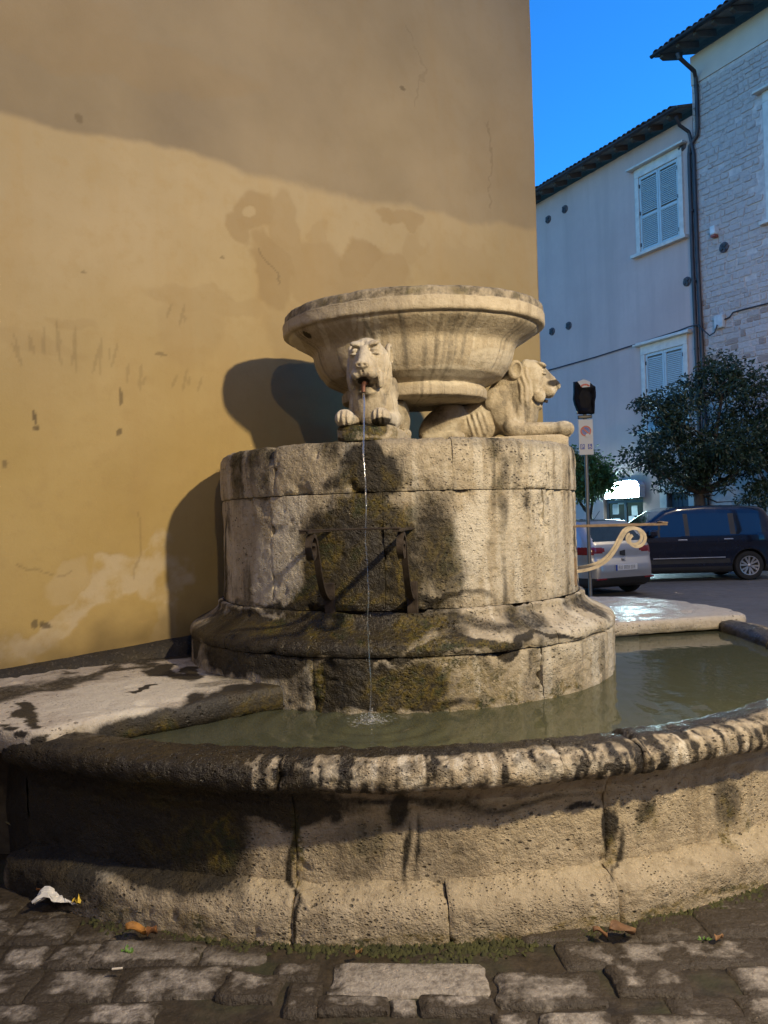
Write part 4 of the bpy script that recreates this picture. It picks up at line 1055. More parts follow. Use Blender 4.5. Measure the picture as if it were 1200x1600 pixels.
def lion_sdf(x, y, z):
    Y = np.abs(y)
    # trunk: croup, ribcage, shoulders, chest
    d = ell(x, y, z, (-0.33, 0, 0.080), (0.20, 0.110, 0.135), R(14))
    d = smin(d, ell(x, y, z, (-0.10, 0, 0.125), (0.235, 0.112, 0.140), R(26)), .05)
    d = smin(d, ell(x, y, z, (0.10, 0, 0.185), (0.150, 0.120, 0.205), R(28)), .04)
    rib = np.sin((x + 0.30 * z) * 165) * sstep(.095, .04, np.abs(x + .115 + .25 * (z - .08))) * sstep(.095, .05, np.abs(z - .085)) * sstep(.06, .09, Y)
    d = d - .0065 * rib
    d = smin(d, ell(x, Y, z, (-0.105, 0.070, 0.080), (0.105, 0.055, 0.100), R(15)), .008)            # ribcage edge standing proud
    d = d - .0040 * rib
    d = smin(d, ell(x, Y, z, (0.050, 0.090, 0.180), (0.090, 0.048, 0.150), R(18)), .007)             # shoulder mass
    d = smin(d, ell(x, Y, z, (-0.020, 0.112, 0.245), (0.048, 0.026, 0.072), R(-14)), .005)           # shoulder blade
    d = smax(d, -cap(x, Y, z, (-0.085, 0.142, 0.265), (-0.030, 0.148, 0.150), .010, .012), .006)
    d = smax(d, -cap(x, Y, z, (0.045, 0.150, 0.260), (0.030, 0.150, 0.150), .009, .012), .006)
    d = smin(d, ell(x, Y, z, (0.095, 0.112, 0.120), (0.046, 0.036, 0.120), R(14)), .006)             # muscles of the foreleg
    d = smin(d, ell(x, Y, z, (0.155, 0.095, 0.110), (0.040, 0.040, 0.110), R(-6)), .008)
    d = smin(d, ell(x, y, z, (0.215, 0, 0.150), (0.070, 0.092, 0.130), R(-10)), .02)                 # breast
    # haunch: a big egg with a rolled edge, shank and hind foot under it
    h1_ = ell(x, Y, z, (-0.352, 0.088, 0.105), (0.178, 0.066, 0.108), R(30))
    d = smin(d, h1_, .006)
    d = smin(d, ell(x, Y, z, (-0.330, 0.126, 0.135), (0.125, 0.036, 0.064), R(33)), .004)
    d = smax(d, -cap(x, Y, z, (-0.215, 0.140, 0.220), (-0.205, 0.150, 0.070), .014, .020), .008)
    d = smax(d, -cap(x, Y, z, (-0.46, 0.160, 0.055), (-0.29, 0.168, 0.050), .012, .016), .008)
    d = smin(d, cap(x, Y, z, (-0.46, 0.110, 0.005), (-0.30, 0.132, 0.012), .042, .034), .006)
    ft = ell(x, Y, z, (-0.270, 0.140, 0.012), (0.066, 0.038, 0.036)) - .003 * np.cos((Y - .14) * 300) * sstep(-.26, -.22, x)
    d = smin(d, ft, .006)
    # forelegs and paws
    d = smin(d, cap(x, Y, z, (0.10, 0.112, 0.060), (0.16, 0.108, 0.035), .058, .050), .012)
    d = smin(d, cap(x, Y, z, (0.16, 0.108, 0.040), (0.40, 0.100, 0.040), .048, .040), .010)
    d = smin(d, cap(x, Y, z, (0.20, 0.135, 0.058), (0.42, 0.118, 0.050), .018, .014), .006)
    paw = ell(x, Y, z, (0.435, 0.100, 0.036), (0.070, 0.056, 0.050))
    toe = np.cos((Y - 0.100) * 2 * PI / .028)
    paw = paw - .0052 * toe * sstep(.462, .495, x)
    d = smin(d, paw, .010)
    # neck, mane: a curtain of hair hanging from the crown of the head to the breast
    d = smin(d, ell(x, y, z, (0.135, 0, 0.320), (0.105, 0.108, 0.155), R(-20)), .05)
    mane = ell(x, y, z, (0.190, 0, 0.300), (0.078, 0.132, 0.205), R(-8))
    lock = np.sin(x * 185 + z * 30 + np.sin(z * 36) * 1.1) * .0046 * sstep(.075, .115, Y) + np.sin(Y * 175 + np.sin(z * 46) * 1.4) * .0055 * sstep(.215, .245, x) * sstep(.30, .24, z)
    d = smin(d, mane - lock, .010)
    ear = ell(x, Y, z, (0.138, 0.112, 0.420), (0.047, 0.026, 0.064), R(-10))
    hole_ = ell(x, Y, z, (0.148, 0.136, 0.418), (0.030, 0.030, 0.045), R(-10))
    d = smin(d, smax(ear, -hole_, .005), .008)
    # head
    hd = ell(x, y, z, (0.240, 0, 0.385), (0.108, 0.106, 0.112), R(-8))
    hd = smin(hd, ell(x, y, z, (0.262, 0, 0.318), (0.070, 0.100, 0.085)), .03)                       # cheeks down to the jaw
    hd = smin(hd, ell(x, y, z, (0.328, 0, 0.326), (0.092, 0.066, 0.062), R(-24)), .02)               # muzzle
    hd = smin(hd, cap(x, y, z, (0.295, 0, 0.436), (0.402, 0, 0.330), .036, .030), .012)              # bridge of the nose
    hd = smin(hd, ell(x, Y, z, (0.350, 0.040, 0.284), (0.050, 0.036, 0.034), R(-10)), .006)           # hanging lips
    hd = smin(hd, ell(x, Y, z, (0.292, 0.082, 0.258), (0.040, 0.020, 0.050), R(10)), .008)           # jowls beside the mouth
    hd = smax(hd, -cap(x, Y, z, (0.335, 0.070, 0.362), (0.290, 0.098, 0.290), .006, .008), .010)     # fold beside the muzzle
    hd = smin(hd, ell(x, Y, z, (0.312, 0.048, 0.452), (0.036, 0.038, 0.015), R(-25), R(-20)), .008)  # brow
    hd = smax(hd, -ell(x, Y, z, (0.344, 0.056, 0.417), (0.036, 0.032, 0.020), 0, R(22)), .006)       # socket
    hd = smin(hd, ell(x, Y, z, (0.316, 0.056, 0.414), (0.022, 0.023, 0.014)), .002)                  # eyeball
    hd = smin(hd, ell(x, Y, z, (0.324, 0.060, 0.394), (0.020, 0.027, 0.008)), .004)                  # lower lid
    hd = smin(hd, ell(x, y, z, (0.416, 0, 0.322), (0.022, 0.042, 0.022)), .004)                      # nose
    hd = smax(hd, -ell(x, Y, z, (0.436, 0.016, 0.316), (0.013, 0.010, 0.008)), .003)
    hd = smax(hd, -cap(x, y, z, (0.408, 0, 0.305), (0.398, 0, 0.262), .005, .006), .006)             # split of the lip
    hd = smax(hd, -cap(x, Y, z, (0.30, 0.004, .495), (0.338, 0.003, .440), .007, .005), .006)        # furrow on the brow
    d = smin(d, hd, .008)
    d = smax(d, -cap(x, Y, z, (0.252, 0.118, 0.44), (0.248, 0.112, 0.25), .008, .010), .008)         # line between face and mane
    # open mouth and lower jaw
    mouth = ell(x, y, z, (0.345, 0, 0.238), (0.085, 0.052, 0.013), R(6))
    mouth = smin(mouth, ell(x, y, z, (0.305, 0, 0.230), (0.050, 0.050, 0.016)), .01)
    d = smax(d, -mouth, .005)
    d = smin(d, ell(x, y, z, (0.268, 0, 0.200), (0.046, 0.060, 0.022), R(-20)), .018)
    # cut flat below
    return np.maximum(d, -(z + 0.012))
LV, LF = surface_nets(lion_sdf, (-.58, -.22, -.04), (.54, .22, .54), .0052)
LV[:, 2] *= 1.05
LV = LV + (np.stack([fbm(LV, 22, 3, s_) for s_ in (1, 2, 3)], 1) - .5) * .005
def place(V, o, a):
    c, s = math.cos(a), math.sin(a)
    V = V * np.array((1, 1, 1.0))
    return np.stack([V[:, 0] * c - V[:, 1] * s, V[:, 0] * s + V[:, 1] * c, V[:, 2]], 1) + o
def lion(o, a, label, stain, zs, wet_spout):
    e = empty('lion_statue', o, a, label, 'lion statue', 'stone lions under the bowl')
    Vw = place(LV, np.array(o) + np.array((0, 0, zs)), a); A_ = stain(Vw); g_ = fbm(Vw, 7, 5, 91); s_ = fbm(Vw * np.array((1, 1, .2)), 26, 4, 92)
    A_[:, 0] = np.maximum(A_[:, 0], .22 * sstep(.48, .66, g_) + .12 * sstep(.5, .66, s_)); A_[:, 2] = np.maximum(A_[:, 2], .35 * sstep(.5, .36, g_))
    obj('body', Vw, LF, M['lion_stone'], e, attr=A_)
    # plinth: worn block following the outline, thinner behind
    nx, nr = 46, 40
    prof = []
    for k in range(nr):
        t_ = 2 * PI * k / nr; ex = 4.5
        prof.append((abs(math.cos(t_)) ** (2 / ex) * np.sign(math.cos(t_)), abs(math.sin(t_)) ** (2 / ex) * np.sign(math.sin(t_))))
    prof = np.array(prof); V = []; F = []
    lev = [(1.0, 0.0), (1.005, .03), (1.0, .065), (.985, zs - .008), (.955, zs + .002), (.5, zs + .002), (0.02, zs + .002)]
    for sc, z in lev:
        for p in prof: V.append((-.03 + p[0] * .505 * sc, p[1] * .176 * sc, z - .004))
    for j in range(len(lev) - 1):
        for k in range(nr): F.append((j * nr + k, j * nr + (k + 1) % nr, (j + 1) * nr + (k + 1) % nr, (j + 1) * nr + k))
    o2 = obj('tmp', V, F, None); md = o2.modifiers.new('s', 'SUBSURF'); md.levels = md.render_levels = 2; md.subdivision_type = 'SIMPLE'
    dg = bpy.context.evaluated_depsgraph_get(); me = bpy.data.meshes.new_from_object(o2.evaluated_get(dg))
    V = np.array([v.co[:] for v in me.vertices]); F = [tuple(p.vertices) for p in me.polygons]; bpy.data.objects.remove(o2); bpy.data.meshes.remove(me)
    nz = (fbm(V, 9, 4, 5) - .5) * .030; dirn = V.copy(); dirn[:, 2] *= .2; dirn[:, 0] *= .2; dirn /= np.linalg.norm(dirn, axis=1)[:, None] + 1e-6
    V = V + dirn * nz[:, None]
    Vw = place(V, np.array(o), a)
    obj('plinth', Vw, F, M['lion_stone'], e, attr=stain(Vw))
    if not wet_spout:
        m = MB().tube([(.29, 0, zs + .246), (.335, 0, zs + .240), (.350, 0, zs + .236)], .010, 12, cap=True); m.build('spout', M_IRON(), e, smooth=True); return e
    m = MB(); m.tube([(.285, 0, zs + .252), (.345, 0, zs + .248), (.376, 0, zs + .236), (.388, 0, zs + .212), (.392, 0, zs + .186)], [.011, .011, .012, .012, .013], 12, cap=False)
    m.tube([(.392, 0, zs + .187), (.388, 0, zs + .212), (.376, 0, zs + .236)], [.0095, .009, .009], 12)
    m.build('spout', M['copper'], e, smooth=True)
    return e
def M_IRON(): return M['old_iron']
M['old_iron'] = simple('old_iron', (0.055, 0.042, 0.032), 0.6, 0.5, var=.4, scale=30, bump=.3)
M['copper'] = simple('copper_pipe', (0.13, 0.055, 0.032), 0.55, 0.4, var=.3, scale=40)
l1 = stain_from([(564, 596, 9, 6, 0, .9), (565, 615, 10, 14, 0, .4), (590, 672, 22, 12, 0, .95), (545, 678, 14, 12, 0, .4), (565, 594, 8, 6, 0, .7), (560, 668, 50, 4, 0, .9), (600, 663, 20, 6, 0, .95), (548, 664, 20, 4, 0, .8), (560, 690, 60, 4, 0, .7)],  # mouth marks paint the hollow's shade into the stone colour
                [(565, 676, 34, 16, 0, .9), (612, 680, 16, 18, 0, .5)], [(565, 545, 20, 26, 0, .35), (612, 650, 16, 14, 0, .4)], [(570, 670, 40, 20, 0, .6)], 22, 400)
l2 = stain_from([(680, 640, 20, 30, 0, .35), (865, 598, 12, 6, 0, .7)], [(700, 690, 30, 4, 0, .3)], [(870, 655, 30, 16, 0, .4), (850, 575, 20, 16, 0, .3)], [], 22, 430)  # the mark at the mouth is shade put into the colour
Z0 = 2.034
DIR1 = math.atan2(-.985, -.165)
LX1 = -0.030
lion((LX1, 4.655, Z0), DIR1, 'stone lion facing the viewer with a thin stream of water falling from its mouth', l1, .085, True)
lion((0.775, 5.20, Z0 - .004), R(-9), 'stone lion lying in profile to the right with dry open mouth', l2, .085, False)
# the hidden third lion behind carries the bowl too: a plain stone block on the wall side
ps = empty('support_block', (-0.14, 5.75, 2.03), 0, 'stone block behind the lions that props the back of the bowl', 'stone block')
pv = MB().box(-.13, .13, -.05, .25, 0.0, .36, .03)
obj('block', np.array(pv.v) + np.array((-0.14, 5.75, 2.03)), pv.f, M['bowl_stone'], ps, smooth=False, attr=np.zeros((len(pv.v), 4)))

# ---- iron bucket rests
M['cream_iron'] = simple('cream_painted_iron', (0.42, 0.36, 0.27), 0.65, 0.0, var=.3, scale=18, bump=.2)
M['rust_iron'] = simple('rusty_iron', (0.20, 0.145, 0.10), 0.8, 0.2, var=.4, scale=24, bump=.3)
def scroll(x0, z0, x1, z1):
    """bracket in the vertical plane: rises from the wall in an S and rolls up in a volute under the bar"""
    pts = []
    P0, P1, P2, P3 = np.array((x0, z0)), np.array((x0 + .23, z0 + .015)), np.array((x0 + .25, z1 - .16)), np.array((x0 + .315, z1 - .05))
    for k in range(15):
        t_ = k / 14; pts.append((1 - t_) ** 3 * P0 + 3 * (1 - t_) ** 2 * t_ * P1 + 3 * (1 - t_) * t_ ** 2 * P2 + t_ ** 3 * P3)
    c = np.array((x0 + .385, z1 - .078)); r0 = .076
    a0 = math.atan2(P3[1] - c[1], P3[0] - c[0])
    for k in range(1, 22):
        t_ = k / 21; a = a0 - t_ * R(395); rr = r0 * (1 - .62 * t_); pts.append(c + rr * np.array((math.cos(a), math.sin(a))))
    return pts
def bucket_rest(org, heading, half, reach, zt, zb, label, strut, bar):
    e = empty('bucket_rest', (*org, 0), heading, label, 'iron bracket', 'iron bucket rests on the drum')
    m = MB()
    for s in (-half, half): m.box(-.06, reach, s - .017, s + .017, zt - .009, zt + .003, .002)
    m.build('bar', bar, e)
    m = MB().box(reach - .03, reach + .004, -half - .018, half + .018, zt + .0035, zt + .0125, .002); m.build('cross_bar', bar, e)
    for s in (-half, half):
        m = MB(); pts = scroll(-.02, zb, reach, zt - .012)
        m.ribbon([(p[0], s, p[1]) for p in pts], (0, .032, 0), .019)
        m.build('scroll', strut, e, smooth=True, sharp=45)
        MB().box(-.035, .004, s - .03, s + .03, zb - .09, zb + .09, .004).build('wall_plate', bar, e)
    return e
h1 = R(-90 - 9.0); d1 = np.array((math.cos(h1), math.sin(h1)))
bucket_rest(DC[:2] + d1 * 1.195, h1, .228, .53, 1.545, 1.165, 'dark iron bucket rest on the mossy front of the drum, below the spouting lion', M['old_iron'], M['old_iron'])
h2 = R(-15); d2 = np.array((math.cos(h2), math.sin(h2)))
bucket_rest(DC[:2] + d2 * 1.195, h2, .17, .555, 1.515, 1.225, 'cream painted iron bucket rest jutting out from the right side of the drum', M['cream_iron'], M['rust_iron'])

# ---- falling water
t = NT('jet_water')
for l in list(t.t.links): t.t.links.remove(l)
tr = t.n('BsdfTransparent'); tr.inputs[0].default_value = (.93, .95, .95, 1); gl = t.n('BsdfGlossy'); gl.inputs['Roughness'].default_value = .06; gl.inputs[0].default_value = (1, 1, 1, 1)
df_ = t.n('BsdfDiffuse'); df_.inputs[0].default_value = (.5, .52, .54, 1)
lw = t.n('LayerWeight'); lw.inputs[0].default_value = .45
m1 = t.n('MixShader'); m1.inputs[0].default_value = .05; t.t.links.new(tr.outputs[0], m1.inputs[1]); t.t.links.new(df_.outputs[0], m1.inputs[2])
m2 = t.n('MixShader'); t.t.links.new(lw.outputs['Facing'], m2.inputs[0]); t.t.links.new(m1.outputs[0], m2.inputs[1]); t.t.links.new(gl.outputs[0], m2.inputs[2]); t.t.links.new(m2.outputs[0], t.out.inputs[0])
M['jet'] = t.m
ca, sa = math.cos(DIR1), math.sin(DIR1)
J0 = np.array((LX1 + ca * .392, 4.655 + sa * .392, Z0 + .085 + .188))
J1 = np.array((SPL[0], SPL[1], WATER))
jt = empty('water_jet', J1, 0, 'thin thread of water falling from the lion spout into the basin', 'water jet')
def fall(u, du=0.0):
    return np.array((J0[0] + (J1[0] - J0[0]) * math.sqrt(u), J0[1] + (J1[1] - J0[1]) * math.sqrt(u), J0[2] + (J1[2] - J0[2]) * u)) + np.array((math.sin(u * 23) * .004 + math.sin(u * 51) * .0010 + du, 0, 0))
m = MB(); us = np.linspace(0, 1, 150)
rad = [(.0070 - .0046 * min(1, u * 2.2) + .0005 * math.sin(u * 40) + .008 * max(0, u - .80)) for u in us]
m.tube([fall(u) for u in us], [max(.0016, r_) for r_ in rad], 7)
obj('stream', m.v, m.f, M['jet'], jt)
random.seed(12)
m = MB()
def drop(p, r_, st=1.0):
    V = [(p[0] + r_, p[1], p[2]), (p[0] - r_, p[1], p[2]), (p[0], p[1] + r_, p[2]), (p[0], p[1] - r_, p[2]), (p[0], p[1], p[2] + r_ * st), (p[0], p[1], p[2] - r_ * st)]
    m.add(V, [(0, 2, 4), (2, 1, 4), (1, 3, 4), (3, 0, 4), (2, 0, 5), (1, 2, 5), (3, 1, 5), (0, 3, 5)])
for k in range(36):
    u = 1 - random.random() ** 1.6 * .75; sp = .004 + .028 * max(0, u - .55)
    p = fall(u) + np.array((random.gauss(0, sp), random.gauss(0, sp), 0)); drop(p, random.uniform(.0008, .0018), random.uniform(2, 8))
for k in range(260):
    a = random.random() * 2 * PI; rr = abs(random.gauss(0, .034)); p = J1 + np.array((math.cos(a) * rr * 1.3, math.sin(a) * rr, abs(random.gauss(0, .022)) * (1.2 - min(1, rr / .12)) + .002)); drop(p, random.uniform(.0010, .0032))
def spray(name, a):
    t = NT(name)
    for l in list(t.t.links): t.t.links.remove(l)
    tr = t.n('BsdfTransparent'); df_ = t.n('BsdfDiffuse'); df_.inputs[0].default_value = (.7, .72, .72, 1); gl = t.n('BsdfGlossy'); gl.inputs['Roughness'].default_value = .12
    m1 = t.n('MixShader'); m1.inputs[0].default_value = .3; t.t.links.new(df_.outputs[0], m1.inputs[1]); t.t.links.new(gl.outputs[0], m1.inputs[2])
    m2 = t.n('MixShader'); m2.inputs[0].default_value = a; t.t.links.new(tr.outputs[0], m2.inputs[1]); t.t.links.new(m1.outputs[0], m2.inputs[2]); t.t.links.new(m2.outputs[0], t.out.inputs[0]); return t.m
o = obj('droplets', m.v, m.f, spray('spray', .45), jt); o['kind'] = 'stuff'
# splash crown ring of foam
m = MB()
for k in range(150):
    a = random.random() * 2 * PI; rr = abs(random.gauss(.04, .03)); p = J1 + np.array((math.cos(a) * rr * 1.4, math.sin(a) * rr, .003)); m.lathe([(0, .003), (random.uniform(.003, .010), .001)], 7, p)
o = obj('foam', m.v, m.f, spray('foam', .22), jt); o['kind'] = 'stuff'
# ================================================================== COBBLED PAVEMENT
def paving(name, wet_shift, bright):
    t = NT(name); c = t.coord('Object'); oi = t.n('ObjectInfo'); geo = t.n('NewGeometry'); wp = geo.outputs['Position']
    n1 = t.noise(wp, 4.0, 6, .65); n2 = t.noise(wp, 38, 5, .65); n3 = t.noise(wp, 1.6, 4, .55, .4); n5 = t.noise(wp, 11, 5, .65)
    cc = t.mix(oi.outputs['Random'], tuple(x * bright for x in (0.30, 0.27, 0.23)), tuple(x * bright for x in (0.40, 0.36, 0.31)))
    cc = t.mix(t.rng(n2, .42, .7), cc, (0.13, 0.11, 0.09))
    cc = t.mix(t.math('MULTIPLY', t.rng(n5, .5, .66), .6), cc, (0.33, 0.30, 0.26))
    ar, ag, ab, aa = t.attr('wet')
    wetm = t.rng(t.math('ADD', t.math('ADD', t.math('MULTIPLY', n3, .60), t.math('MULTIPLY', n5, .40)), t.math('ADD', t.math('MULTIPLY', ar, .10), t.math('MULTIPLY', oi.outputs['Random'], .06))), .485 + wet_shift, .575 + wet_shift)
    sepx = t.n('SeparateXYZ'); t.set(sepx.inputs[0], wp)
    dist_basin = t.math('SQRT', t.math('ADD', t.math('POWER', t.math('SUBTRACT', sepx.outputs[0], 0.05), 2.0), t.math('POWER', t.math('SUBTRACT', sepx.outputs[1], 6.10), 2.0)))
    near = t.rng(t.math('ADD', dist_basin, t.math('MULTIPLY', t.math('SUBTRACT', n1, .5), .55)), 3.46, 3.28)
    wetm = t.math('MAXIMUM', wetm, t.math('MULTIPLY', near, 1.0 if wet_shift == 0 else .35))
    cc = t.mix(t.math('MULTIPLY', wetm, .92), cc, (0.030, 0.022, 0.013))
    ro = t.math('SUBTRACT', t.rng(n2, .3, .7, .70, .85), t.math('MULTIPLY', wetm, .33))
    return t.done(cc, ro, 0, t.bump(t.math('ADD', n2, t.math('MULTIPLY', n5, .8)), .8, .02), .35)
M['paving_stone'] = paving('paving_stone', 0.0, 1.0)
M['pale_paving'] = paving('pale_paving', .10, 1.1)
random.seed(21)
def cobble_mesh(sd, n=9):
    rs = np.random.RandomState(sd); V = []; F = []
    g = np.linspace(-.5, .5, n)
    X, Y = np.meshgrid(g, g); e = np.maximum(np.abs(X), np.abs(Y))
    P = np.stack([X.ravel() + sd * 7, Y.ravel(), X.ravel() * 0], 1)
    z = 1 - .45 * sstep(.40, .5, e).ravel() ** 1.5 + (fbm(P, 4.5, 3, sd) - .5) * .42
    jx, jy = (fbm(P, 2.5, 2, sd + 1) - .5) * .13, (fbm(P, 2.5, 2, sd + 2) - .5) * .16
    px_, py_ = X.ravel() + jx, Y.ravel() + jy
    corner = sstep(.36, .5, np.minimum(np.abs(X), np.abs(Y))).ravel(); px_ *= 1 - .05 * corner; py_ *= 1 - .05 * corner
    V = np.stack([px_, py_, z], 1); i = np.arange(n * n).reshape(n, n)
    F = np.stack([i[:-1, :-1].ravel(), i[:-1, 1:].ravel(), i[1:, 1:].ravel(), i[1:, :-1].ravel()], 1).tolist()
    ring = np.concatenate([i[0, :], i[1:, -1], i[-1, -2::-1], i[-2:0:-1, 0]]); b = len(V); m = len(ring)
    low = V[ring].copy(); low[:, 2] = -.6; low[:, :2] *= 1.03; V = np.vstack([V, low])
    F += [(int(ring[(j + 1) % m]), int(ring[j]), b + j, b + (j + 1) % m) for j in range(m)]
    ew = np.concatenate([sstep(.22, .5, e).ravel(), np.ones(m)]); me = bpy.data.meshes.new('cobblestone'); me.from_pydata(V.tolist(), [], F); at_ = me.attributes.new('wet', 'FLOAT_COLOR', 'POINT'); at_.data.foreach_set('color', np.stack([ew, ew * 0, ew * 0, ew * 0 + 1], 1).astype(np.float32).ravel()); me.polygons.foreach_set('use_smooth', [True] * len(me.polygons)); me.set_sharp_from_angle(angle=R(40)); me.materials.append(M['paving_stone']); return me
cm = [cobble_mesh(s) for s in range(9)]
big = [cobble_mesh(s + 20, 13) for s in range(3)]
def basin_r(x, y):
    a = math.atan2(x - BC[0], BC[1] - y); return math.hypot(x - BC[0], y - BC[1]) - RB(a) - .17
def cobble(x, y, w, l, rot, hgt=.016, me=None, z=0.0):
    o = bpy.data.objects.new('cobblestone', me or random.choice(cm)); COL.objects.link(o); o.parent = pavement
    o.location = (x, y, z + random.uniform(-.008, .008)); o.scale = (w, l, hgt); o.rotation_euler = (random.uniform(-.03, .03), random.uniform(-.03, .03), rot)
    return o
# the long slab in the middle foreground and the flags that follow the basin, then coursed cobbles
done = []
def put(px0, px1, py0, py1, rot=0.0, h_=.03, me=None):
    h_ *= .5
    a, b = Wz(px0, py1, 0), Wz(px1, py1, 0); c_, d = Wz(px0, py0, 0), Wz(px1, py0, 0)
    x = (a[0] + b[0] + c_[0] + d[0]) / 4; y = (a[1] + b[1] + c_[1] + d[1]) / 4
    w, l = (abs(b[0] - a[0]) + abs(d[0] - c_[0])) / 2, abs((c_[1] + d[1]) / 2 - (a[1] + b[1]) / 2)
    cobble(x, y, w, l, rot, h_, me); done.append((x, y, w / 2, l / 2))
pale = big[0].copy(); pale.materials.clear(); pale.materials.append(M['pale_paving'])
put(516, 766, 1507, 1560, R(-1.2), .034, pale)
put(776, 940, 1522, 1578, R(-2), .036, big[1])
put(955, 1075, 1512, 1562, R(-4), .034, big[2])
put(496, 606, 1563, 1588, R(-1), .036); put(609, 650, 1564, 1590, R(-1), .036); put(656, 772, 1562, 1590, R(-2), .036)
put(446, 500, 1540, 1592, R(-3), .036); put(345, 438, 1524, 1568, R(-8), .038, big[1]); put(430, 496, 1506, 1532, R(-5), .034)
put(845, 960, 1586, 1626, R(-2), .036); put(770, 840, 1584, 1622, R(2), .036)
lowc = [cobble_mesh(s_ + 40, 5) for s_ in range(4)]
lv_ = [(np.array([v.co[:] for v in m_.vertices]), [tuple(p.vertices) for p in m_.polygons], [d.color[0] for d in m_.attributes['wet'].data]) for m_ in lowc]
RV, RF, RA = [], [], []
y = 0.30; row = 0; cnt = 0; nv_ = 0
while y < 7.9:
    dl = random.uniform(.125, .19)
    x = -5.0 + random.uniform(-.2, 0)
    while x < 5.2:
        w = random.uniform(.18, .40)
        cx, cy = x + w / 2, y + dl / 2 + .02 * math.sin(x * 2.1 + row) - .035 * x
        free = basin_r(cx, cy) > -.05 and not any(abs(cx - a) < w * .42 + c_ and abs(cy - b) < dl * .42 + d for a, b, c_, d in done)
        free = free and (np.array((cx, cy, 0)) - W0) @ WN > .05 or (free and cx > 1.7 and cy > 7)
        seen = cy > 2.1 and cy < 4.6 and abs(cx) < .52 * cy + .35
        dk = basin_r(cx, cy); hg = random.uniform(.011, .018); zz = -.002 - (.008 if dk < .12 else 0); rt = random.uniform(-.05, .05) - .035
        if free and seen and cnt < 285:
            cobble(cx, cy, w + .004, dl + .004, rt, hg, None, zz); cnt += 1
        elif free and not seen:
            Vb, Fb, Ab = random.choice(lv_); ca, sa = math.cos(rt), math.sin(rt); X_, Y_ = Vb[:, 0] * (w + .004), Vb[:, 1] * (dl + .004)
            RV.append(np.stack([X_ * ca - Y_ * sa + cx, X_ * sa + Y_ * ca + cy, Vb[:, 2] * hg + zz], 1)); RF += [tuple(i + nv_ for i in f) for f in Fb]; RA += [(q, 0, 0, 1) for q in Ab]; nv_ += len(Vb)
        x += w
    y += dl; row += 1
o = obj('cobblestones', np.vstack(RV), RF, M['paving_stone'], pavement, attr=np.array(RA), attr_name='wet', sharp=40); o['kind'] = 'stuff'
# moss clinging to the foot of the basin
m = MB(); random.seed(5)
for k in range(2600):
    a = random.uniform(R(-24), R(36)); dens = .35 + .65 * math.exp(-((math.degrees(a) - 3) / 9) ** 2)
    if random.random() > dens: continue
    rr = RB(a) + .155 + abs(random.gauss(0, .035)) * (1.0 + .8 * math.exp(-((math.degrees(a) - 3) / 6) ** 2)); p = np.array((BC[0] + rr * math.sin(a), BC[1] - rr * math.cos(a), -.004))
    s_ = random.uniform(.006, .015); q0 = random.random() * PI
    tip = p + np.array((random.gauss(0, .006), random.gauss(0, .006), s_ * 1.4))
    m.add([p + np.array((math.cos(q0) * s_, math.sin(q0) * s_, 0)), p + np.array((math.cos(q0 + 2.1) * s_, math.sin(q0 + 2.1) * s_, 0)), p + np.array((math.cos(q0 + 4.2) * s_, math.sin(q0 + 4.2) * s_, 0)), tip],
          [(0, 1, 3), (1, 2, 3), (2, 0, 3)])
tag(obj('moss', m.v, m.f, simple('moss', (0.042, 0.044, 0.012), .9, var=.5, scale=30), None), kind='stuff')

# ---- litter and weeds
def leaf_litter(px, py, size, rot, col, label, curl=.02):
    p = Wz(px, py, .035); m = MB(); n = 9; V = []; F = []
    for i in range(n):
        u = i / (n - 1); w = math.sin(PI * min(1, u * .98 + .01)) ** .8 * .34 * size
        for v in (-1, -.5, 0, .5, 1):
            V.append((size * (u - .5), v * w, curl * abs(v) ** 1.5 + .010 * math.sin(u * 5 + v)))
    for i in range(n - 1):
        for j in range(4): F.append((i * 5 + j, i * 5 + j + 1, (i + 1) * 5 + j + 1, (i + 1) * 5 + j))
    o = MB().add(V, F).build('fallen_leaf', simple('dry_leaf', col, .7, var=.3, scale=40), None, smooth=True)
    md = o.modifiers.new('thick', 'SOLIDIFY'); md.thickness = .0012
    o.location = p; o.rotation_euler = (random.uniform(-.15, .15), random.uniform(-.2, .2), rot); return tag(o, label, 'leaf', 'leaves fallen on the paving')
leaf_litter(972, 1456, .11, .2, (0.13, 0.068, 0.03), 'dry brown leaf lying at the foot of the basin on the right'); leaf_litter(938, 1459, .055, -.6, (0.17, 0.085, 0.035), 'small brown leaf scrap left of the larger leaf at the basin foot', .012)
leaf_litter(212, 1456, .085, -.15, (0.30, 0.14, 0.03), 'orange leaf on the wet cobbles at the left'); leaf_litter(238, 1460, .045, .8, (0.14, 0.06, 0.02), 'curled dark leaf beside the orange leaf', .03)
leaf_litter(1124, 1466, .045, .6, (0.26, 0.14, 0.06), 'tiny tan leaf near the green weed at the right', .01); leaf_litter(560, 1489, .04, 1.0, (0.22, 0.12, 0.04), 'small brown leaf caught in the moss below the basin', .01)
P = Wz(92, 1416, .02); np_ = empty('paper_napkin', P, R(-10), 'crumpled white paper napkin and wrapper dropped in the dark corner', 'litter')
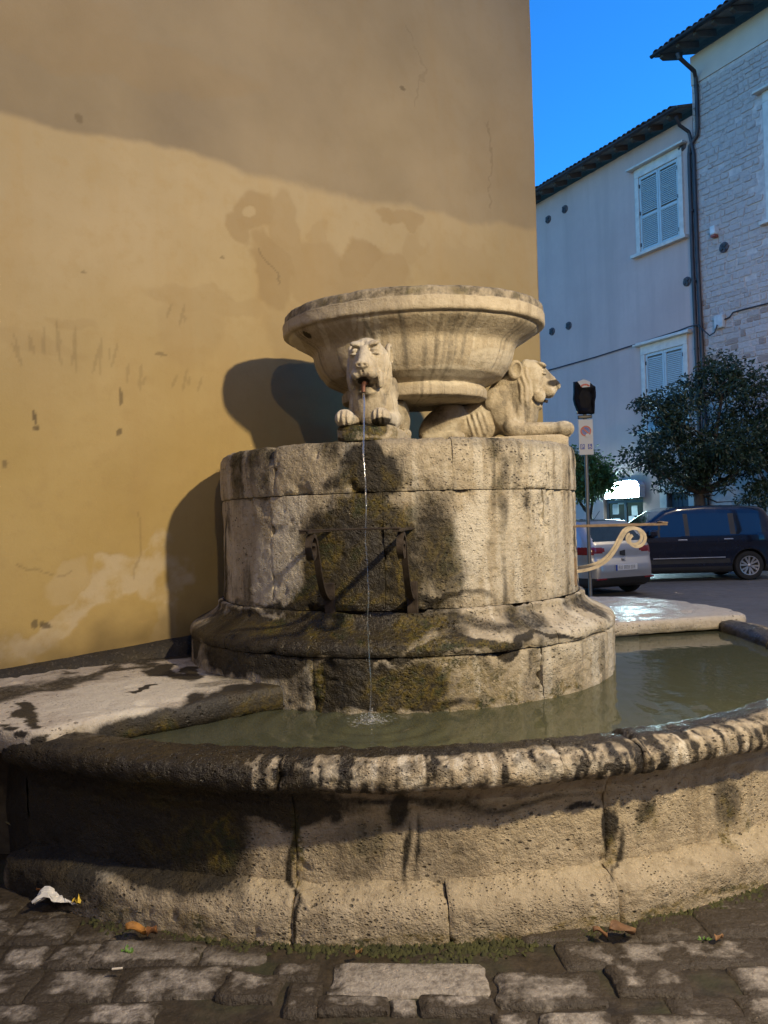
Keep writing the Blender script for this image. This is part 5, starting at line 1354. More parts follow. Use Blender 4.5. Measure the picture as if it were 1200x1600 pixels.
def crumple(w, l, h_, sd, col, name, par, off=(0, 0, 0), rot=0, nx=14):
    g = np.linspace(-.5, .5, nx); X, Y = np.meshgrid(g, g); Pn = np.stack([X.ravel() + sd, Y.ravel(), X.ravel() * 0], 1)
    z = (fbm(Pn, 3.0, 4, sd) ** 1.3) * h_; x = X.ravel() * w + (fbm(Pn, 4, 3, sd + 2) - .5) * w * .35; y = Y.ravel() * l + (fbm(Pn, 4, 3, sd + 5) - .5) * l * .5
    ca, sa = math.cos(rot), math.sin(rot); V = np.stack([x * ca - y * sa + off[0], x * sa + y * ca + off[1], z + off[2]], 1); i = np.arange(nx * nx).reshape(nx, nx)
    F = np.stack([i[:-1, :-1].ravel(), i[:-1, 1:].ravel(), i[1:, 1:].ravel(), i[1:, :-1].ravel()], 1)
    o = obj(name, V, F, simple(name + '_m', col, .7, var=.1), par, smooth=False, local=True); md = o.modifiers.new('thick', 'SOLIDIFY'); md.thickness = .001; return o
crumple(.16, .10, .11, 3, (0.62, 0.62, 0.62), 'paper', np_, (0, 0, 0), .3); crumple(.035, .05, .10, 8, (0.55, 0.40, 0.05), 'yellow_strip', np_, (.095, -.01, 0), .2, 6); crumple(.13, .05, .08, 5, (0.24, 0.10, 0.03), 'brown_wrapper', np_, (-.075, .08, .01), .2, 10)
def weed(px, py, n, size, label, sd):
    random.seed(sd); p = Wz(px, py, .01); e = empty('weed', p, 0, label, 'weed', 'weeds between the cobbles'); m = MB()
    for k in range(n):
        a = random.random() * 2 * PI; L = size * random.uniform(.6, 1); w = L * .22; e1 = random.uniform(.3, 1.0); d = np.array((math.cos(a) * math.cos(e1), math.sin(a) * math.cos(e1), math.sin(e1))); s_ = np.array((-math.sin(a), math.cos(a), 0))
        q = np.array((random.gauss(0, size * .25), random.gauss(0, size * .2), 0))
        m.add([q, q + d * L * .5 + s_ * w, q + d * L + np.array((0, 0, -.15 * L)), q + d * L * .5 - s_ * w], [(0, 1, 2), (0, 2, 3)])
    o = m.build('leaves', simple('weed_green', (0.10, 0.20, 0.03), .6, var=.3), e)
    o['kind'] = 'stuff'
weed(202, 1490, 14, .035, 'small bright green weed growing between the cobbles at the left', 4); weed(1099, 1470, 12, .03, 'small green weed in a paving joint at the right', 5)
p = Wz(183, 1514, .04); m = MB().tube([(-.018, 0, 0), (.018, .004, 0)], .004, 8); o = m.build('cigarette_butt', simple('butt', (.55, .5, .42), .8), None); o.location = p; tag(o, 'pale cigarette butt lying on a cobble at the left', 'cigarette butt')

# ================================================================== SIGN POST
M['galv'] = simple('galvanised_pole', (0.20, 0.20, 0.20), 0.5, .6, var=.15, scale=12)
M['sign_white'] = simple('sign_white', (0.55, 0.56, 0.57), 0.45, 0, var=.04)
M['sign_red'] = simple('sign_red', (0.42, 0.028, 0.03), 0.4, 0, var=.06)
M['sign_blue'] = simple('sign_blue', (0.012, 0.055, 0.33), 0.4, 0, var=.06)
M['black_bag'] = simple('black_bag', (0.006, 0.006, 0.009), 0.6, 0, var=.2, scale=20, bump=.2, **{'Specular IOR Level': .15})
DS = 12.6
SP_ = W(921, 880, DS); SX, SY = SP_[0], SP_[1]
rp = empty('road_sign', (SX, SY, 0), R(-6), 'no parking sign with disabled parking symbols under a plate wrapped in black plastic', 'road sign')
def zl(px, py): return W(px, py, DS)[2]
def xl(px, py): return W(px, py, DS)[0] - SX
MB().tube([(0, 0, 0), (0.0, 0, zl(913, 600))], .03, 12).build('pole', M['galv'], rp, smooth=True, sharp=40)
zb_, zt_ = zl(916, 711), zl(916, 656); hw = .5 * (xl(928, 690) - xl(906, 690))
hh = (zt_ - zb_)
pl = MB().box(-hw, hw, -.060, -.052, zb_, zt_, .003).build('plate', M['sign_white'], rp)
def disc(r0, r1, x, z, y, n=28, mat=None, name='ring', par=pl):
    V = []; F = []
    for k in range(n):
        a = 2 * PI * k / n
        for r_ in (r0, r1): V.append((x + r_ * math.cos(a), y, z + r_ * math.sin(a))); V.append((x + r_ * math.cos(a), y + .0015, z + r_ * math.sin(a)))
    for k in range(n):
        a, b = k * 4, ((k + 1) % n) * 4; F += [(a, a + 2, b + 2, b), (a + 2, a + 3, b + 3, b + 2)]
    return fixnormals(obj(name, V, F, mat, par, smooth=False, local=True))
zc = zb_ + hh * .67; rr = hw * .76
disc(0.0, rr * .74, 0, zc, -.063, 28, M['sign_blue'], 'blue_disc'); disc(rr * .74, rr, 0, zc, -.064, 28, M['sign_red'], 'red_ring')
m = MB(); a = R(-45); q0, q1 = np.array((math.cos(a), math.sin(a))) * rr * .80, np.array((-math.sin(a), math.cos(a))) * rr * .13
c4 = [q0 + q1, q0 - q1, -q0 - q1, -q0 + q1]; m.add([(p[0], -.0665, zc + p[1]) for p in c4], [(0, 1, 2, 3)]); fixnormals(m.build('red_bar', M['sign_red'], pl))
m = MB(); m.lathe([(0, -.069), (.035, -.069), (.035, -.067)], 14, (hw * .22, 0, zc - rr * .85), 'Y'); fixnormals(m.build('sticker', M['sign_white'], pl))
ps_ = hw * .56
for cxp, nm in ((-hw * .52, 'parking_symbol'), (hw * .52, 'wheelchair_symbol')):
    z0 = zb_ + hh * .155; s2 = hw * .30
    b_ = MB().box(cxp - s2, cxp + s2, -.0645, -.0605, z0, z0 + s2 * 2.5, .001).build(nm, M['sign_blue'], pl)
    y0 = -.0675
    def strip(pts, w, par=b_, nm_='white_line'):
        m = MB()
        for (a, b) in zip(pts[:-1], pts[1:]):
            a, b = np.array(a), np.array(b); d = (b - a) / (np.linalg.norm(b - a) + 1e-9); n_ = np.array((-d[1], d[0])) * w / 2; a = a - d * w * .3; b = b + d * w * .3
            m.add([(p[0], y0, p[1]) for p in (a + n_, a - n_, b - n_, b + n_)], [(0, 1, 2, 3)])
        return m
    u = s2 * 2.5
    if nm == 'parking_symbol':
        m = strip([(cxp - s2 * .4, z0 + u * .15), (cxp - s2 * .4, z0 + u * .85), (cxp + s2 * .25, z0 + u * .84), (cxp + s2 * .5, z0 + u * .72), (cxp + s2 * .5, z0 + u * .58), (cxp + s2 * .25, z0 + u * .47), (cxp - s2 * .4, z0 + u * .47)], s2 * .26)
    else:
        m = strip([(cxp - s2 * .15, z0 + u * .78), (cxp - s2 * .1, z0 + u * .5), (cxp + s2 * .35, z0 + u * .48), (cxp + s2 * .55, z0 + u * .2)], s2 * .2)
        arc = [(cxp - s2 * .05 + s2 * .5 * math.cos(a), z0 + u * .34 + s2 * .5 * math.sin(a)) for a in np.linspace(R(110), R(350), 12)]
        m2_ = strip(arc, s2 * .16); m.add(m2_.v, m2_.f); m.lathe([(0, y0), (s2 * .16, y0)], 8, (cxp - s2 * .15, 0, z0 + u * .88), 'Y')
    m.build('white_print', simple('print_white', (.7, .7, .7), .5, var=.02), b_)
MB().box(-hw * 1.02, hw * .95, -.058, .02, zt_ + .02, zt_ + .07, .01).build('clamp', simple('clamp_black', (.02, .02, .022), .4), rp)
# the second plate: a disc sign under a knotted bin bag, the sign's rim showing through a tear at the top
zt2, zb2 = zl(912, 594), zl(912, 648); bh = zt2 - zb2; bwid = .5 * (xl(931, 620) - xl(895, 620))
outl = [(-.92, .97), (-.5, 1.0), (-.1, 1.04), (.35, .98), (.62, .85), (.72, .78), (.93, .72), (.97, .45), (.95, .25), (.86, .02), (.82, -.25), (.78, -.52), (.60, -.55), (.2, -.53), (-.4, -.52), (-.62, -.5), (-.72, -.32), (-.9, -.05), (-.98, .2), (-.92, .55)]
n = len(outl); V = []; F = []
zc2 = zb2 + bh * .34
for y, sc in ((-.10, .55), (-.125, .80), (-.11, .95), (-.05, 1.0), (.01, .98), (.05, .9)):
    for i, (x, z) in enumerate(outl):
        V.append((x * bwid * sc, y + random.uniform(-.012, .012), zc2 + (z * sc) * bh * .62 + random.uniform(-.008, .008)))
for k in range(5):
    for i in range(n): F.append((k * n + i, k * n + (i + 1) % n, (k + 1) * n + (i + 1) % n, (k + 1) * n + i))
F.append(tuple(range(n - 1, -1, -1))); F.append(tuple(5 * n + i for i in range(n)))
bag = obj('bag', V, F, M['black_bag'], rp, smooth=False, local=True); fixnormals(bag)
zt3 = zc2 + bh * .50
m = MB(); m.add([(-bwid * .62, -.128, zt3 + .05), (-bwid * .1, -.128, zt3 + .085), (bwid * .45, -.128, zt3 + .04), (bwid * .40, -.135, zt3 - .045), (-bwid * .25, -.135, zt3 - .05), (-bwid * .45, -.132, zt3)], [(0, 5, 4, 3, 2, 1)])
m.build('torn_patch', M['sign_white'], bag)
m = MB(); rr_ = bwid * .5; ar_ = [(rr_ * math.cos(a), zt3 - .075 + rr_ * .9 * math.sin(a)) for a in np.linspace(R(35), R(145), 9)]; ai_ = [(x * .66, zt3 - .075 + (z - zt3 + .075) * .66) for x, z in ar_]
V = [(x, -.139, z) for x, z in ar_ + ai_]; m.add(V, [(i, i + 1, 10 + i, 9 + i) for i in range(8)]); fixnormals(m.build('red_ring', M['sign_red'], bag))
MB().box(-bwid * .72, bwid * .72, -.07, .03, zb2 + .015, zb2 + .055, .01).build('band', simple('band_grey', (.45, .45, .44), .5), rp)

# ================================================================== CARS
def poly_sdf(x, z, pts):
    pts = np.array(pts, np.float32); n = len(pts); d = np.full(x.shape, 1e9, np.float32); s = np.ones(x.shape, np.float32)
    for i in range(n):
        a, b = pts[i], pts[i - 1]; e = b - a; wx, wz = x - a[0], z - a[1]
        t_ = np.clip((wx * e[0] + wz * e[1]) / (e @ e), 0, 1); d = np.minimum(d, (wx - e[0] * t_) ** 2 + (wz - e[1] * t_) ** 2)
        c1 = z >= a[1]; c2 = z < b[1]; c3 = e[0] * wz > e[1] * wx
        s = np.where((c1 & c2 & c3) | (~c1 & ~c2 & ~c3), -s, s)
    return s * np.sqrt(d)
M['silver'] = None
def car_paint(name, col, metal, rough, coat=1.0):
    t = NT(name); c = t.coord(); q = t.noise(c, 3, 4); q2 = t.noise(t.mapping(c, (1, 1, 4)), 2.0, 4)
    cc = t.mix(t.math('MULTIPLY', t.rng(q2, .45, .75), .25), col, tuple(x * .7 for x in col))
    return t.done(cc, t.rng(q, .3, .7, rough - .04, rough + .06), metal, None, None, **{'Coat Weight': coat, 'Coat Roughness': .05})
M['silver'] = car_paint('silver_paint', (0.42, 0.42, 0.425), .55, .36)
M['navy'] = car_paint('navy_paint', (0.003, 0.005, 0.016), .2, .25)
M['tyre'] = simple('tyre', (0.012, 0.012, 0.012), .8, var=.3, scale=20)
M['alloy'] = simple('alloy', (0.45, 0.45, 0.46), .35, .7, var=.1)
M['car_glass'] = simple('car_glass', (0.012, 0.015, 0.02), .05, 0, var=.05, **{'Coat Weight': 1.0})
M['black_plastic'] = simple('black_plastic', (0.022, 0.022, 0.023), .55, var=.2)
M['tail_red'] = simple('tail_lamp', (0.17, 0.006, 0.010), .12, 0, var=.25, scale=30, **{'Coat Weight': 1.0})
M['plate_white'] = simple('plate_white', (.62, .64, .66), .4, var=.03)
def wheel(par, x, y, r_, side, spokes, dbl=True):
    w = empty('wheel', (0, 0, 0)); w.parent = par; w.location = (x, y, r_)
    m = MB(); hw_ = .10
    m.lathe([(r_ * .66, -hw_ * .9), (r_ * .72, -hw_), (r_ * .93, -hw_ * .95), (r_ * .99, -hw_ * .6), (r_, 0), (r_ * .99, hw_ * .6), (r_ * .93, hw_ * .95), (r_ * .72, hw_), (r_ * .66, hw_ * .9), (r_ * .66, -hw_ * .9)], 36, (0, 0, 0), 'Y')
    fixnormals(m.build('tyre', M['tyre'], w, smooth=True, sharp=50))
    yo = side * hw_
    m = MB(); m.lathe([(r_ * .655, yo * .95), (r_ * .66, yo * 1.0), (r_ * .60, yo * .97), (r_ * .585, yo * .5), (r_ * .58, -yo * .5)], 36, (0, 0, 0), 'Y')
    fixnormals(m.build('rim', M['alloy'], w, smooth=True, sharp=40))
    m = MB(); m.lathe([(0, yo * .2), (r_ * .58, yo * .2)], 30, (0, 0, 0), 'Y'); m.build('hub_back', M['black_plastic'], w)
    for k in range(spokes):
        a = 2 * PI * k / spokes + .3
        sets = ((-.16, .10), (.16, -.10)) if dbl else ((0, 0),)
        m = MB()
        for da, _ in sets:
            ai, ao = a + da * .3, a + da * 1.4; hwid = r_ * .045
            for (yy0, yy1) in ((yo * .72, yo * .95),):
                p0 = np.array((math.cos(ai), math.sin(ai))) * r_ * .12; p1 = np.array((math.cos(ao), math.sin(ao))) * r_ * .60; d = (p1 - p0) / np.linalg.norm(p1 - p0); n_ = np.array((-d[1], d[0]))
                q = [p0 + n_ * hwid, p0 - n_ * hwid, p1 - n_ * hwid * 1.5, p1 + n_ * hwid * 1.5]
                m.add([(p[0], yy1 + (0 if i in (2, 3) else -side * .012), p[1]) for i, p in enumerate(q)] + [(p[0], yy0, p[1]) for p in q], [(0, 1, 2, 3), (7, 6, 5, 4), (0, 4, 5, 1), (1, 5, 6, 2), (2, 6, 7, 3), (3, 7, 4, 0)])
        fixnormals(m.build('spoke', M['alloy'], w))
    m = MB(); m.lathe([(0, yo * .98), (r_ * .10, yo * .96), (r_ * .13, yo * .8)], 14, (0, 0, 0), 'Y'); fixnormals(m.build('hub_cap', M['alloy'], w, smooth=True))
    return w
def car_body(par, side, halfw, zbelt, tumble, L, wheels, wr, paint, classify, h=.024, corner=.3, arch=1.12):
    zmax = max(p[1] for p in side)
    def f(x, y, z):
        a = poly_sdf(x, z, side) - .02
        ay = np.abs(y)
        hwz = halfw - np.maximum(z - zbelt, 0) * tumble - np.maximum(.42 - z, 0) ** 2 * .8 + .018 * np.exp(-((z - zbelt + .12) / .10) ** 2)
        taper = np.maximum(np.abs(x) - (L / 2 - .75), 0); hwz = hwz - .20 * (taper / .75) ** 2.4
        b = (ay - hwz) * .93
        d = smax(a, b, .10)
        d = np.maximum(d, (z - zmax - .02))
        for wx in wheels:
            cyl = np.sqrt((x - wx) ** 2 + (z - wr) ** 2) - wr * arch
            d = np.maximum(d, -np.maximum(cyl, (halfw - .30) - ay))
        return d
    V, F = surface_nets(f, (-L / 2 - .12, -halfw - .1, .10), (L / 2 + .12, halfw + .1, zmax + .12), h)
    c = V[F].mean(1); e1 = V[F[:, 2]] - V[F[:, 0]]; e2 = V[F[:, 3]] - V[F[:, 1]]; nrm = np.cross(e1, e2); nrm /= np.linalg.norm(nrm, axis=1)[:, None] + 1e-9
    cl = classify(c, nrm)
    for name in sorted(set(cl)):
        m_ = cl == name
        if not m_.any(): continue
        fs = F[m_]; u, inv = np.unique(fs, return_inverse=True)
        mat = {'body': paint, 'side_window': M['car_glass'], 'rear_window': M['car_glass'], 'windscreen': M['car_glass'], 'tail_light': M['tail_red'], 'bumper_lower': M['black_plastic'], 'window_frame': M['black_plastic'], 'sill_panel': M['black_plastic'], 'headlight': M['alloy'], 'wheel_arch': M['black_plastic']}[name]
        if name in ('tail_light', 'side_window', 'headlight'):
            # one part per side
            lab = np.where(c[m_][:, 1] > 0, 1, 0)
            for sd in (0, 1):
                f2 = fs[lab == sd]
                if len(f2) == 0: continue
                u2, inv2 = np.unique(f2, return_inverse=True); obj(name, V[u2], inv2.reshape(f2.shape), mat, par, local=True)
        else:
            obj(name, V[u], inv.reshape(fs.shape), mat, par, local=True)
# --- silver hatchback
SIL = W(972, 905, 15.9); 
sc_ = empty('silver_car', (3.65, 16.2, 0), R(90 + 24), 'silver hatchback seen from behind, parked with its rear lights towards the fountain', 'car')
side = [(-1.93, .26), (-2.01, .36), (-2.03, .50), (-2.02, .60), (-1.97, .68), (-1.93, .74), (-1.93, .90), (-1.90, .98), (-1.86, 1.03), (-1.50, 1.36), (-1.40, 1.40), (-1.1, 1.43), (-.4, 1.445), (.1, 1.42), (.45, 1.32), (1.02, .98), (1.55, .87), (1.86, .74), (1.99, .58), (2.0, .35), (1.9, .2), (-1.8, .2)]
def cls_s(c, n):
    x, y, z = c[:, 0], np.abs(c[:, 1]), c[:, 2]; o = np.full(len(c), 'body', dtype=object)
    sidef = np.abs(n[:, 1]) > .55
    top = 1.335 - .02 * np.abs(x)
    win = sidef & (z > .96 + .03 * (-x)) & (z < top) & (x < .55 - (z - .96) * 1.0 + .35) & (x > -1.42 + (z - .96) * .55)
    pil = (np.abs(x + .22) < .035)
    o[win & ~pil] = 'side_window'; o[win & pil] = 'window_frame'
    rear = (n[:, 0] < -.35) & (n[:, 2] > .25) & (x < -1.44) & (z > 1.05) & (z < 1.345) & (y < .60 - (z - 1.05) * .35)
    o[rear] = 'rear_window'
    ws = (n[:, 0] > .25) & (n[:, 2] > .2) & (x > .40) & (x < 1.0) & (z > 1.0) & (z < 1.36) & (y < .66); o[ws] = 'windscreen'
    tl = (x < -1.60) & (z > .795 + .05 * np.clip((.85 - y) / .4, 0, 1)) & (z < .955 - .02 * np.clip((.85 - y) / .4, 0, 1)) & (y > .40) & (n[:, 2] < .8)
    o[tl] = 'tail_light'
    o[(z < .375) & (x < -1.35)] = 'bumper_lower'; o[(z < .27) & (x >= -1.35)] = 'sill_panel'
    o[(np.hypot(x + 1.27, z - .31) < .355) & (y < .80) & (z < .66)] = 'wheel_arch'
    hl = (x > 1.62) & (z > .66) & (z < .80) & (y > .42); o[hl] = 'headlight'
    return o
car_body(sc_, side, .845, .93, .44, 4.06, (-1.27, 1.22), .31, M['silver'], cls_s)
for wx in (-1.27, 1.22):
    for sd in (-1, 1): wheel(sc_, wx, sd * .735, .31, sd, 5)
pt = MB().box(-2.062, -2.045, -.26, .26, .505, .615, .006).build('number_plate', M['plate_white'], sc_)
m = MB(); m.box(-2.066, -2.0625, .215, .258, .507, .613)
m.build('blue_band', M['sign_blue'], pt); 
m = MB(); rs = random.Random(3)
m2_ = MB()
xs_ = [.17, .115, .04, -.01, -.06, -.125, -.18]
for k, y0 in enumerate(xs_):
    w_ = .016; hh_ = .034
    m2_.box(-2.0655, -2.0627, y0 - w_, y0 - w_ + .006, .526, .526 + hh_ * 2); m2_.box(-2.0655, -2.0627, y0 + w_ - .006, y0 + w_, .526, .526 + hh_ * 2)
    if k % 2 == 0: m2_.box(-2.0655, -2.0627, y0 - w_ + .0061, y0 + w_ - .0061, .526 + hh_ - .003, .526 + hh_ + .003)
    if k % 3 != 1: m2_.box(-2.0655, -2.0627, y0 - w_ + .0061, y0 + w_ - .0061, .526 + 2 * hh_ - .006, .526 + 2 * hh_)
m2_.build('plate_print', simple('plate_grey', (.16, .17, .19), .5), pt)
em = MB().add([(-1.972, y, z) for y, z in ((-.055, .88), (.055, .86), (.055, .79), (-.055, .77))] + [(-1.94, y, z) for y, z in ((-.055, .88), (.055, .86), (.055, .79), (-.055, .77))], [(0, 1, 2, 3), (0, 4, 5, 1), (1, 5, 6, 2), (2, 6, 7, 3), (3, 7, 4, 0)]).build('emblem', M['black_plastic'], sc_); fixnormals(em)
for z0 in (.70, .665):
    MB().box(-2.005, -1.96, -.03, .045, z0 + .005, z0 + .022, .003).build('badge_letter', M['alloy'], sc_)
for sd in (-1, 1): MB().box(-2.045, -2.0, sd * .56 - .11, sd * .56 + .11, .345, .375, .004).build('reflector', M['tail_red'], sc_)
for sd in (-1, 1):
    m = MB().box(.52, .66, sd * .86 - .01 if sd > 0 else -.98, .98 if sd > 0 else -.85, .93, 1.07, .03); m.build('mirror', M['silver'], sc_)
    MB().box(-.62, -.42, sd * .865 - .012, sd * .865 + .012, .80, .83, .008).build('handle', M['silver'], sc_)
m = MB().tube([(-1.15, 0, 1.43), (-1.35, 0, 1.62)], .006, 6); m.build('aerial', M['black_plastic'], sc_)
# --- dark people carrier
DK = W(1172, 882, 17.0)
dc = empty('dark_car', (DK[0] - 1.31, 17.0 + .86, 0), R(180 - 2), 'dark navy people carrier parked side-on beneath the big tree', 'car')
side = [(-2.0, .28), (-2.08, .42), (-2.09, .62), (-2.04, .90), (-1.96, 1.10), (-1.78, 1.52), (-1.66, 1.60), (-1.2, 1.645), (-.4, 1.665), (.2, 1.635), (.48, 1.56), (1.18, 1.10), (1.30, 1.04), (1.85, .94), (2.05, .76), (2.11, .55), (2.08, .30), (1.9, .2), (-1.8, .2)]
def cls_d(c, n):
    x, y, z = c[:, 0], np.abs(c[:, 1]), c[:, 2]; o = np.full(len(c), 'body', dtype=object)
    sidef = np.abs(n[:, 1]) > .5
    belt = 1.01 + .03 * (-x) * .6
    win = sidef & (z > belt) & (z < 1.50 - .02 * (x + .3) ** 2) & (x < 1.02 - (z - 1.0) * 1.15) & (x > -1.72 + (z - 1.0) * .35)
    pil = (np.abs(x - .02) < .05) | (np.abs(x + .98) < .06) | (np.abs(x - .66 + (z - 1.0) * .15) < .025)
    o[win & ~pil] = 'side_window'; o[win & pil] = 'window_frame'
    rear = (n[:, 0] < -.4) & (x < -1.7) & (z > 1.1) & (z < 1.5) & (y < .62); o[rear] = 'rear_window'
    ws = (n[:, 0] > .25) & (n[:, 2] > .2) & (x > .46) & (x < 1.2) & (z > 1.1) & (z < 1.55) & (y < .70); o[ws] = 'windscreen'
    o[(z < .33)] = 'sill_panel'
    o[(z > .40) & (z < .50) & sidef & (np.abs(x) < .9)] = 'sill_panel'
    for wx in (-1.31, 1.30): o[(np.hypot(x - wx, z - .325) < .385) & (z < .74)] = 'wheel_arch'
    o[(x < -1.85) & (z > .85) & (z < 1.15) & (y > .55)] = 'tail_light'; o[(x > 1.72) & (z > .72) & (z < .90) & (y > .45)] = 'headlight'
    return o
car_body(dc, side, .875, 1.0, .30, 4.2, (-1.31, 1.30), .325, M['navy'], cls_d)
for wx in (-1.31, 1.30):
    for sd in (-1, 1): wheel(dc, wx, sd * .765, .325, sd, 6)
for sd in (-1, 1):
    for hx in (.14, -.86): MB().box(hx - .1, hx + .1, sd * .893 - .014, sd * .893 + .018, .91, .94, .01).build('handle', M['alloy'], dc)
    MB().box(.72, .90, min(sd * .86, sd * 1.05), max(sd * .86, sd * 1.05), 1.02, 1.17, .04).build('mirror', M['navy'], dc)
    MB().box(-.78, .80, sd * .893 - .008, sd * .893 + .008, .515, .535, .004).build('side_trim', M['alloy'], dc)

# ================================================================== TREES
t = NT('leaf'); c = t.coord(); q = t.noise(c, 1.2, 4); oi = t.n('NewGeometry')
cc = t.mix(oi.outputs['Random Per Island'], (0.009, 0.021, 0.010), (0.026, 0.048, 0.020))
cc = t.mix(t.math('MULTIPLY', t.rng(q, .45, .7), .5), cc, (0.014, 0.032, 0.016))
M['leaf'] = t.done(cc, .45, 0, None, .4)
t = NT('leaf_bright'); c = t.coord(); oi = t.n('NewGeometry')
cc = t.mix(oi.outputs['Random Per Island'], (0.04, 0.085, 0.02), (0.10, 0.17, 0.045))
M['leaf_bright'] = t.done(cc, .45, 0, None, .4)
M['bark'] = simple('bark', (0.045, 0.036, 0.028), .95, var=.4, scale=14, bump=.6)
def tree(base, lobes, limbs, n_leaf, leaf, label, mat, sd, group):
    rs = np.random.RandomState(sd); e = empty('street_tree', (base[0], base[1], 0), 0, label, 'tree', group)
    m = MB()
    for pts, r0, r1 in limbs: m.tube(pts, list(np.linspace(r0, r1, len(pts))), 9)
    obj('trunk', m.v, m.f, M['bark'], e)
    # clusters spread over the lobes
    vol = np.array([l[3] ** 2 for l in lobes]); pick = rs.choice(len(lobes), 320, p=vol / vol.sum()); cl = []
    for k in pick:
        x, y, z, r_ = lobes[k]; d = rs.normal(size=3); d /= np.linalg.norm(d); d[2] *= .85
        cl.append((np.array((x, y, z)) + d * r_ * rs.uniform(.35, 1.05), rs.uniform(.10, .30) * min(1.2, .5 + r_)))
    cc_ = np.array([k[0] for k in cl]); cr = np.array([k[1] for k in cl])
    w = cr ** 1.5; idx = rs.choice(len(cl), n_leaf, p=w / w.sum())
    d = rs.normal(size=(n_leaf, 3)); d *= (rs.uniform(.2, 1, n_leaf) ** .5 / np.linalg.norm(d, axis=1))[:, None]
    C = cc_[idx] + d * cr[idx][:, None] * np.array((1.25, 1.25, .9))
    ax = d * .6 + rs.normal(size=(n_leaf, 3)) * .6 + np.array((0, 0, -.35)); ax /= np.linalg.norm(ax, axis=1)[:, None]
    sdv = np.cross(ax, rs.normal(size=(n_leaf, 3))); sdv /= np.linalg.norm(sdv, axis=1)[:, None]
    L = leaf * rs.uniform(.65, 1.25, n_leaf)[:, None]; up = np.cross(ax, sdv)
    V = np.stack([C, C + ax * L * .5 + sdv * L * .2 + up * L * .05, C + ax * L - up * L * .06, C + ax * L * .5 - sdv * L * .2 + up * L * .05], 1).reshape(-1, 3)
    b = np.arange(n_leaf)[:, None] * 4; F = np.concatenate([b + np.array((0, 1, 2)), b + np.array((0, 2, 3))], 1).reshape(-1, 3)
    o = obj('crown', V, F, mat, e, smooth=False); o['kind'] = 'stuff'
    tw = MB()
    tops = [l[0][-1] for l in limbs]
    for k in range(0, len(cl), 4):
        p = cl[k][0]; q = min(tops, key=lambda a: np.linalg.norm(np.array(a) - p)); mid = (np.array(q) + p) / 2 + rs.normal(size=3) * .12; tw.tube([q, mid, p], [.03, .018, .006], 5, cap=False)
    obj('branch', tw.v, tw.f, M['bark'], e)
    return e
D1 = 20.6
def lob(px, py, r_, dd=0.0): p = W(px, py, D1 + dd); return (p[0], p[1], p[2], r_ * D1 / 1200)
lobes = [lob(1132, 588, 44), lob(1108, 612, 46, .5), lob(1150, 615, 46, -.4), lob(1050, 628, 40, -.3), lob(1015, 636, 26, -.4), lob(1075, 655, 60, .2), lob(1150, 668, 60, .3), lob(1010, 700, 34, -.3), lob(985, 722, 22, -.3), lob(1060, 715, 64), lob(1130, 730, 66, -.2),
         lob(1200, 700, 60, .2), lob(1205, 755, 40), lob(1088, 728, 44, .2), lob(1036, 742, 30, -.2), lob(1180, 640, 30, .5), lob(1026, 800, 16, -.4), lob(1185, 770, 34, -.4), lob(1235, 660, 60, .3), lob(1250, 740, 60)]
tb = W(1092, 800, D1); tb = np.array((tb[0], tb[1], 0)); f1 = W(1092, 772, D1)
limbs = [([tb, (tb + f1) / 2 + np.array((.02, 0, .3)), f1], .17, .13), ([f1, W(1078, 745, D1), W(1060, 700, D1), W(1045, 655, D1)], .10, .03), ([f1, W(1105, 742, D1), W(1118, 680, D1), W(1130, 610, D1)], .11, .03), ([f1, W(1130, 750, D1 + .2), W(1180, 720, D1 + .3)], .07, .03), ([f1, W(1050, 752, D1 - .2), W(1012, 720, D1 - .3)], .05, .02)]
tree(tb, lobes, limbs, 25000, .13, 'big dark evergreen street tree with a dense spreading crown behind the navy car', M['leaf'], 4, 'street trees before the palazzi')
D2 = 25.0
def lob2(px, py, r_): p = W(px, py, D2); return (p[0], p[1], p[2], r_ * D2 / 1200)
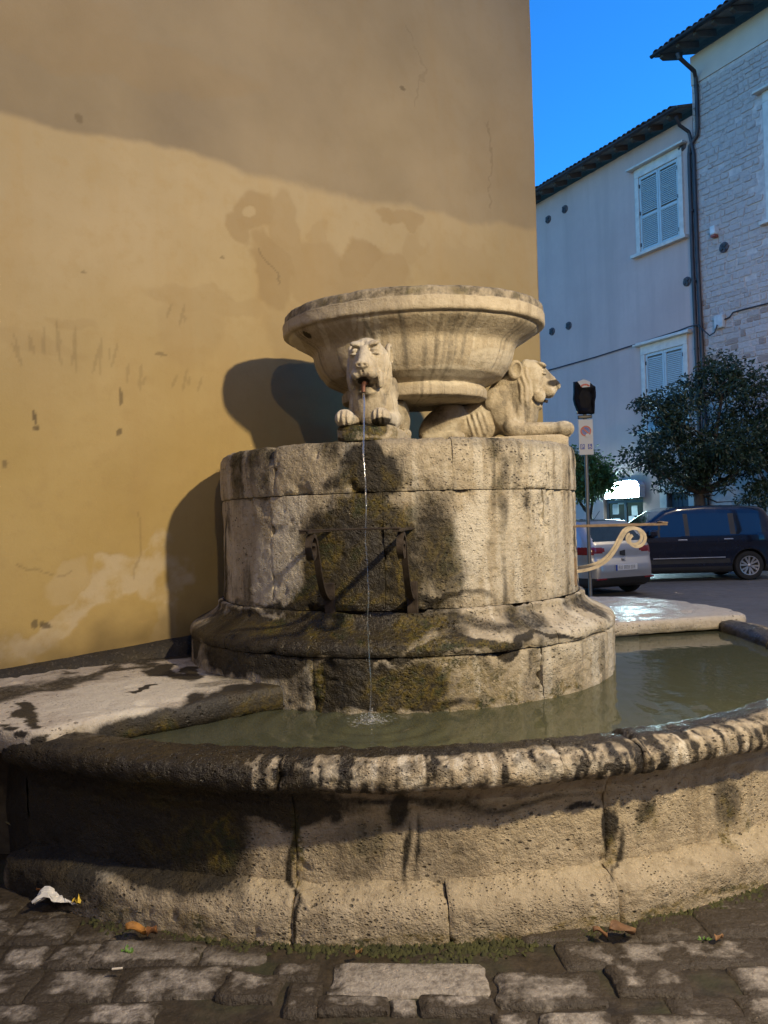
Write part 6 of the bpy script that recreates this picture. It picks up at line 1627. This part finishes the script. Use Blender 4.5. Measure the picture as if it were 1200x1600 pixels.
lobes = [lob2(915, 718, 20), lob2(932, 735, 24), lob2(905, 745, 24), lob2(950, 750, 16), lob2(925, 762, 24), lob2(898, 770, 18), lob2(955, 758, 12), lob2(890, 720, 20)]
tb = W(922, 815, D2); tb = np.array((tb[0], tb[1], 0)); f1 = W(922, 805, D2)
limbs = [([tb, f1], .09, .08), ([f1, W(908, 788, D2), W(899, 765, D2)], .06, .03), ([f1, W(925, 790, D2), W(928, 765, D2)], .06, .03), ([f1, W(912, 796, D2 + .2), W(905, 780, D2)], .04, .02)]
tree(tb, lobes, limbs, 6500, .14, 'smaller green street tree behind the sign post beside the drum', M['leaf_bright'], 9, 'street trees before the palazzi')

# ================================================================== STREET LAMPS (outside the frame: the light the place has)
def street_lamp(pos, pole_xy, power, label):
    e = empty('street_lamp', (pole_xy[0], pole_xy[1], 0), 0, label, 'street lamp')
    p, q = np.array(pos), np.array((pole_xy[0], pole_xy[1], 0.0))
    m = MB().tube([q, q + np.array((0, 0, pos[2] + .45))], [.08, .055], 12); obj('pole', m.v, m.f, M['dark_metal'], e)
    top = q + np.array((0, 0, pos[2] + .40)); m = MB().tube([top, top * .5 + p * .5 + np.array((0, 0, .45)), p + np.array((0, 0, .26))], .028, 8); obj('arm', m.v, m.f, M['dark_metal'], e)
    m = MB().lathe([(0.0, .26), (.06, .25), (.10, .17), (.20, .11), (.21, .08), (.19, .08)], 24, p); obj('lamp_shade', m.v, m.f, M['dark_metal'], e)
    ld = bpy.data.lights.new('lamp_light', 'POINT'); ld.energy = power; ld.color = LAMP_COL; ld.shadow_soft_size = .09
    lo = bpy.data.objects.new('lamp_light', ld); COL.objects.link(lo); lo.location = pos
    return e
street_lamp(LAMP_A, (LAMP_A[0] + 1.0, LAMP_A[1] - .6), POWER_A, 'wrought street lamp on a dark pole to the right of the basin')
street_lamp(LAMP_C, (LAMP_C[0] + 1.0, LAMP_C[1] - .3), POWER_C, 'street lamp on a dark pole farther up the street at the right')
street_lamp(LAMP_B, (LAMP_B[0] + .9, LAMP_B[1] - .9), POWER_B, 'street lamp on a dark pole behind the viewer')
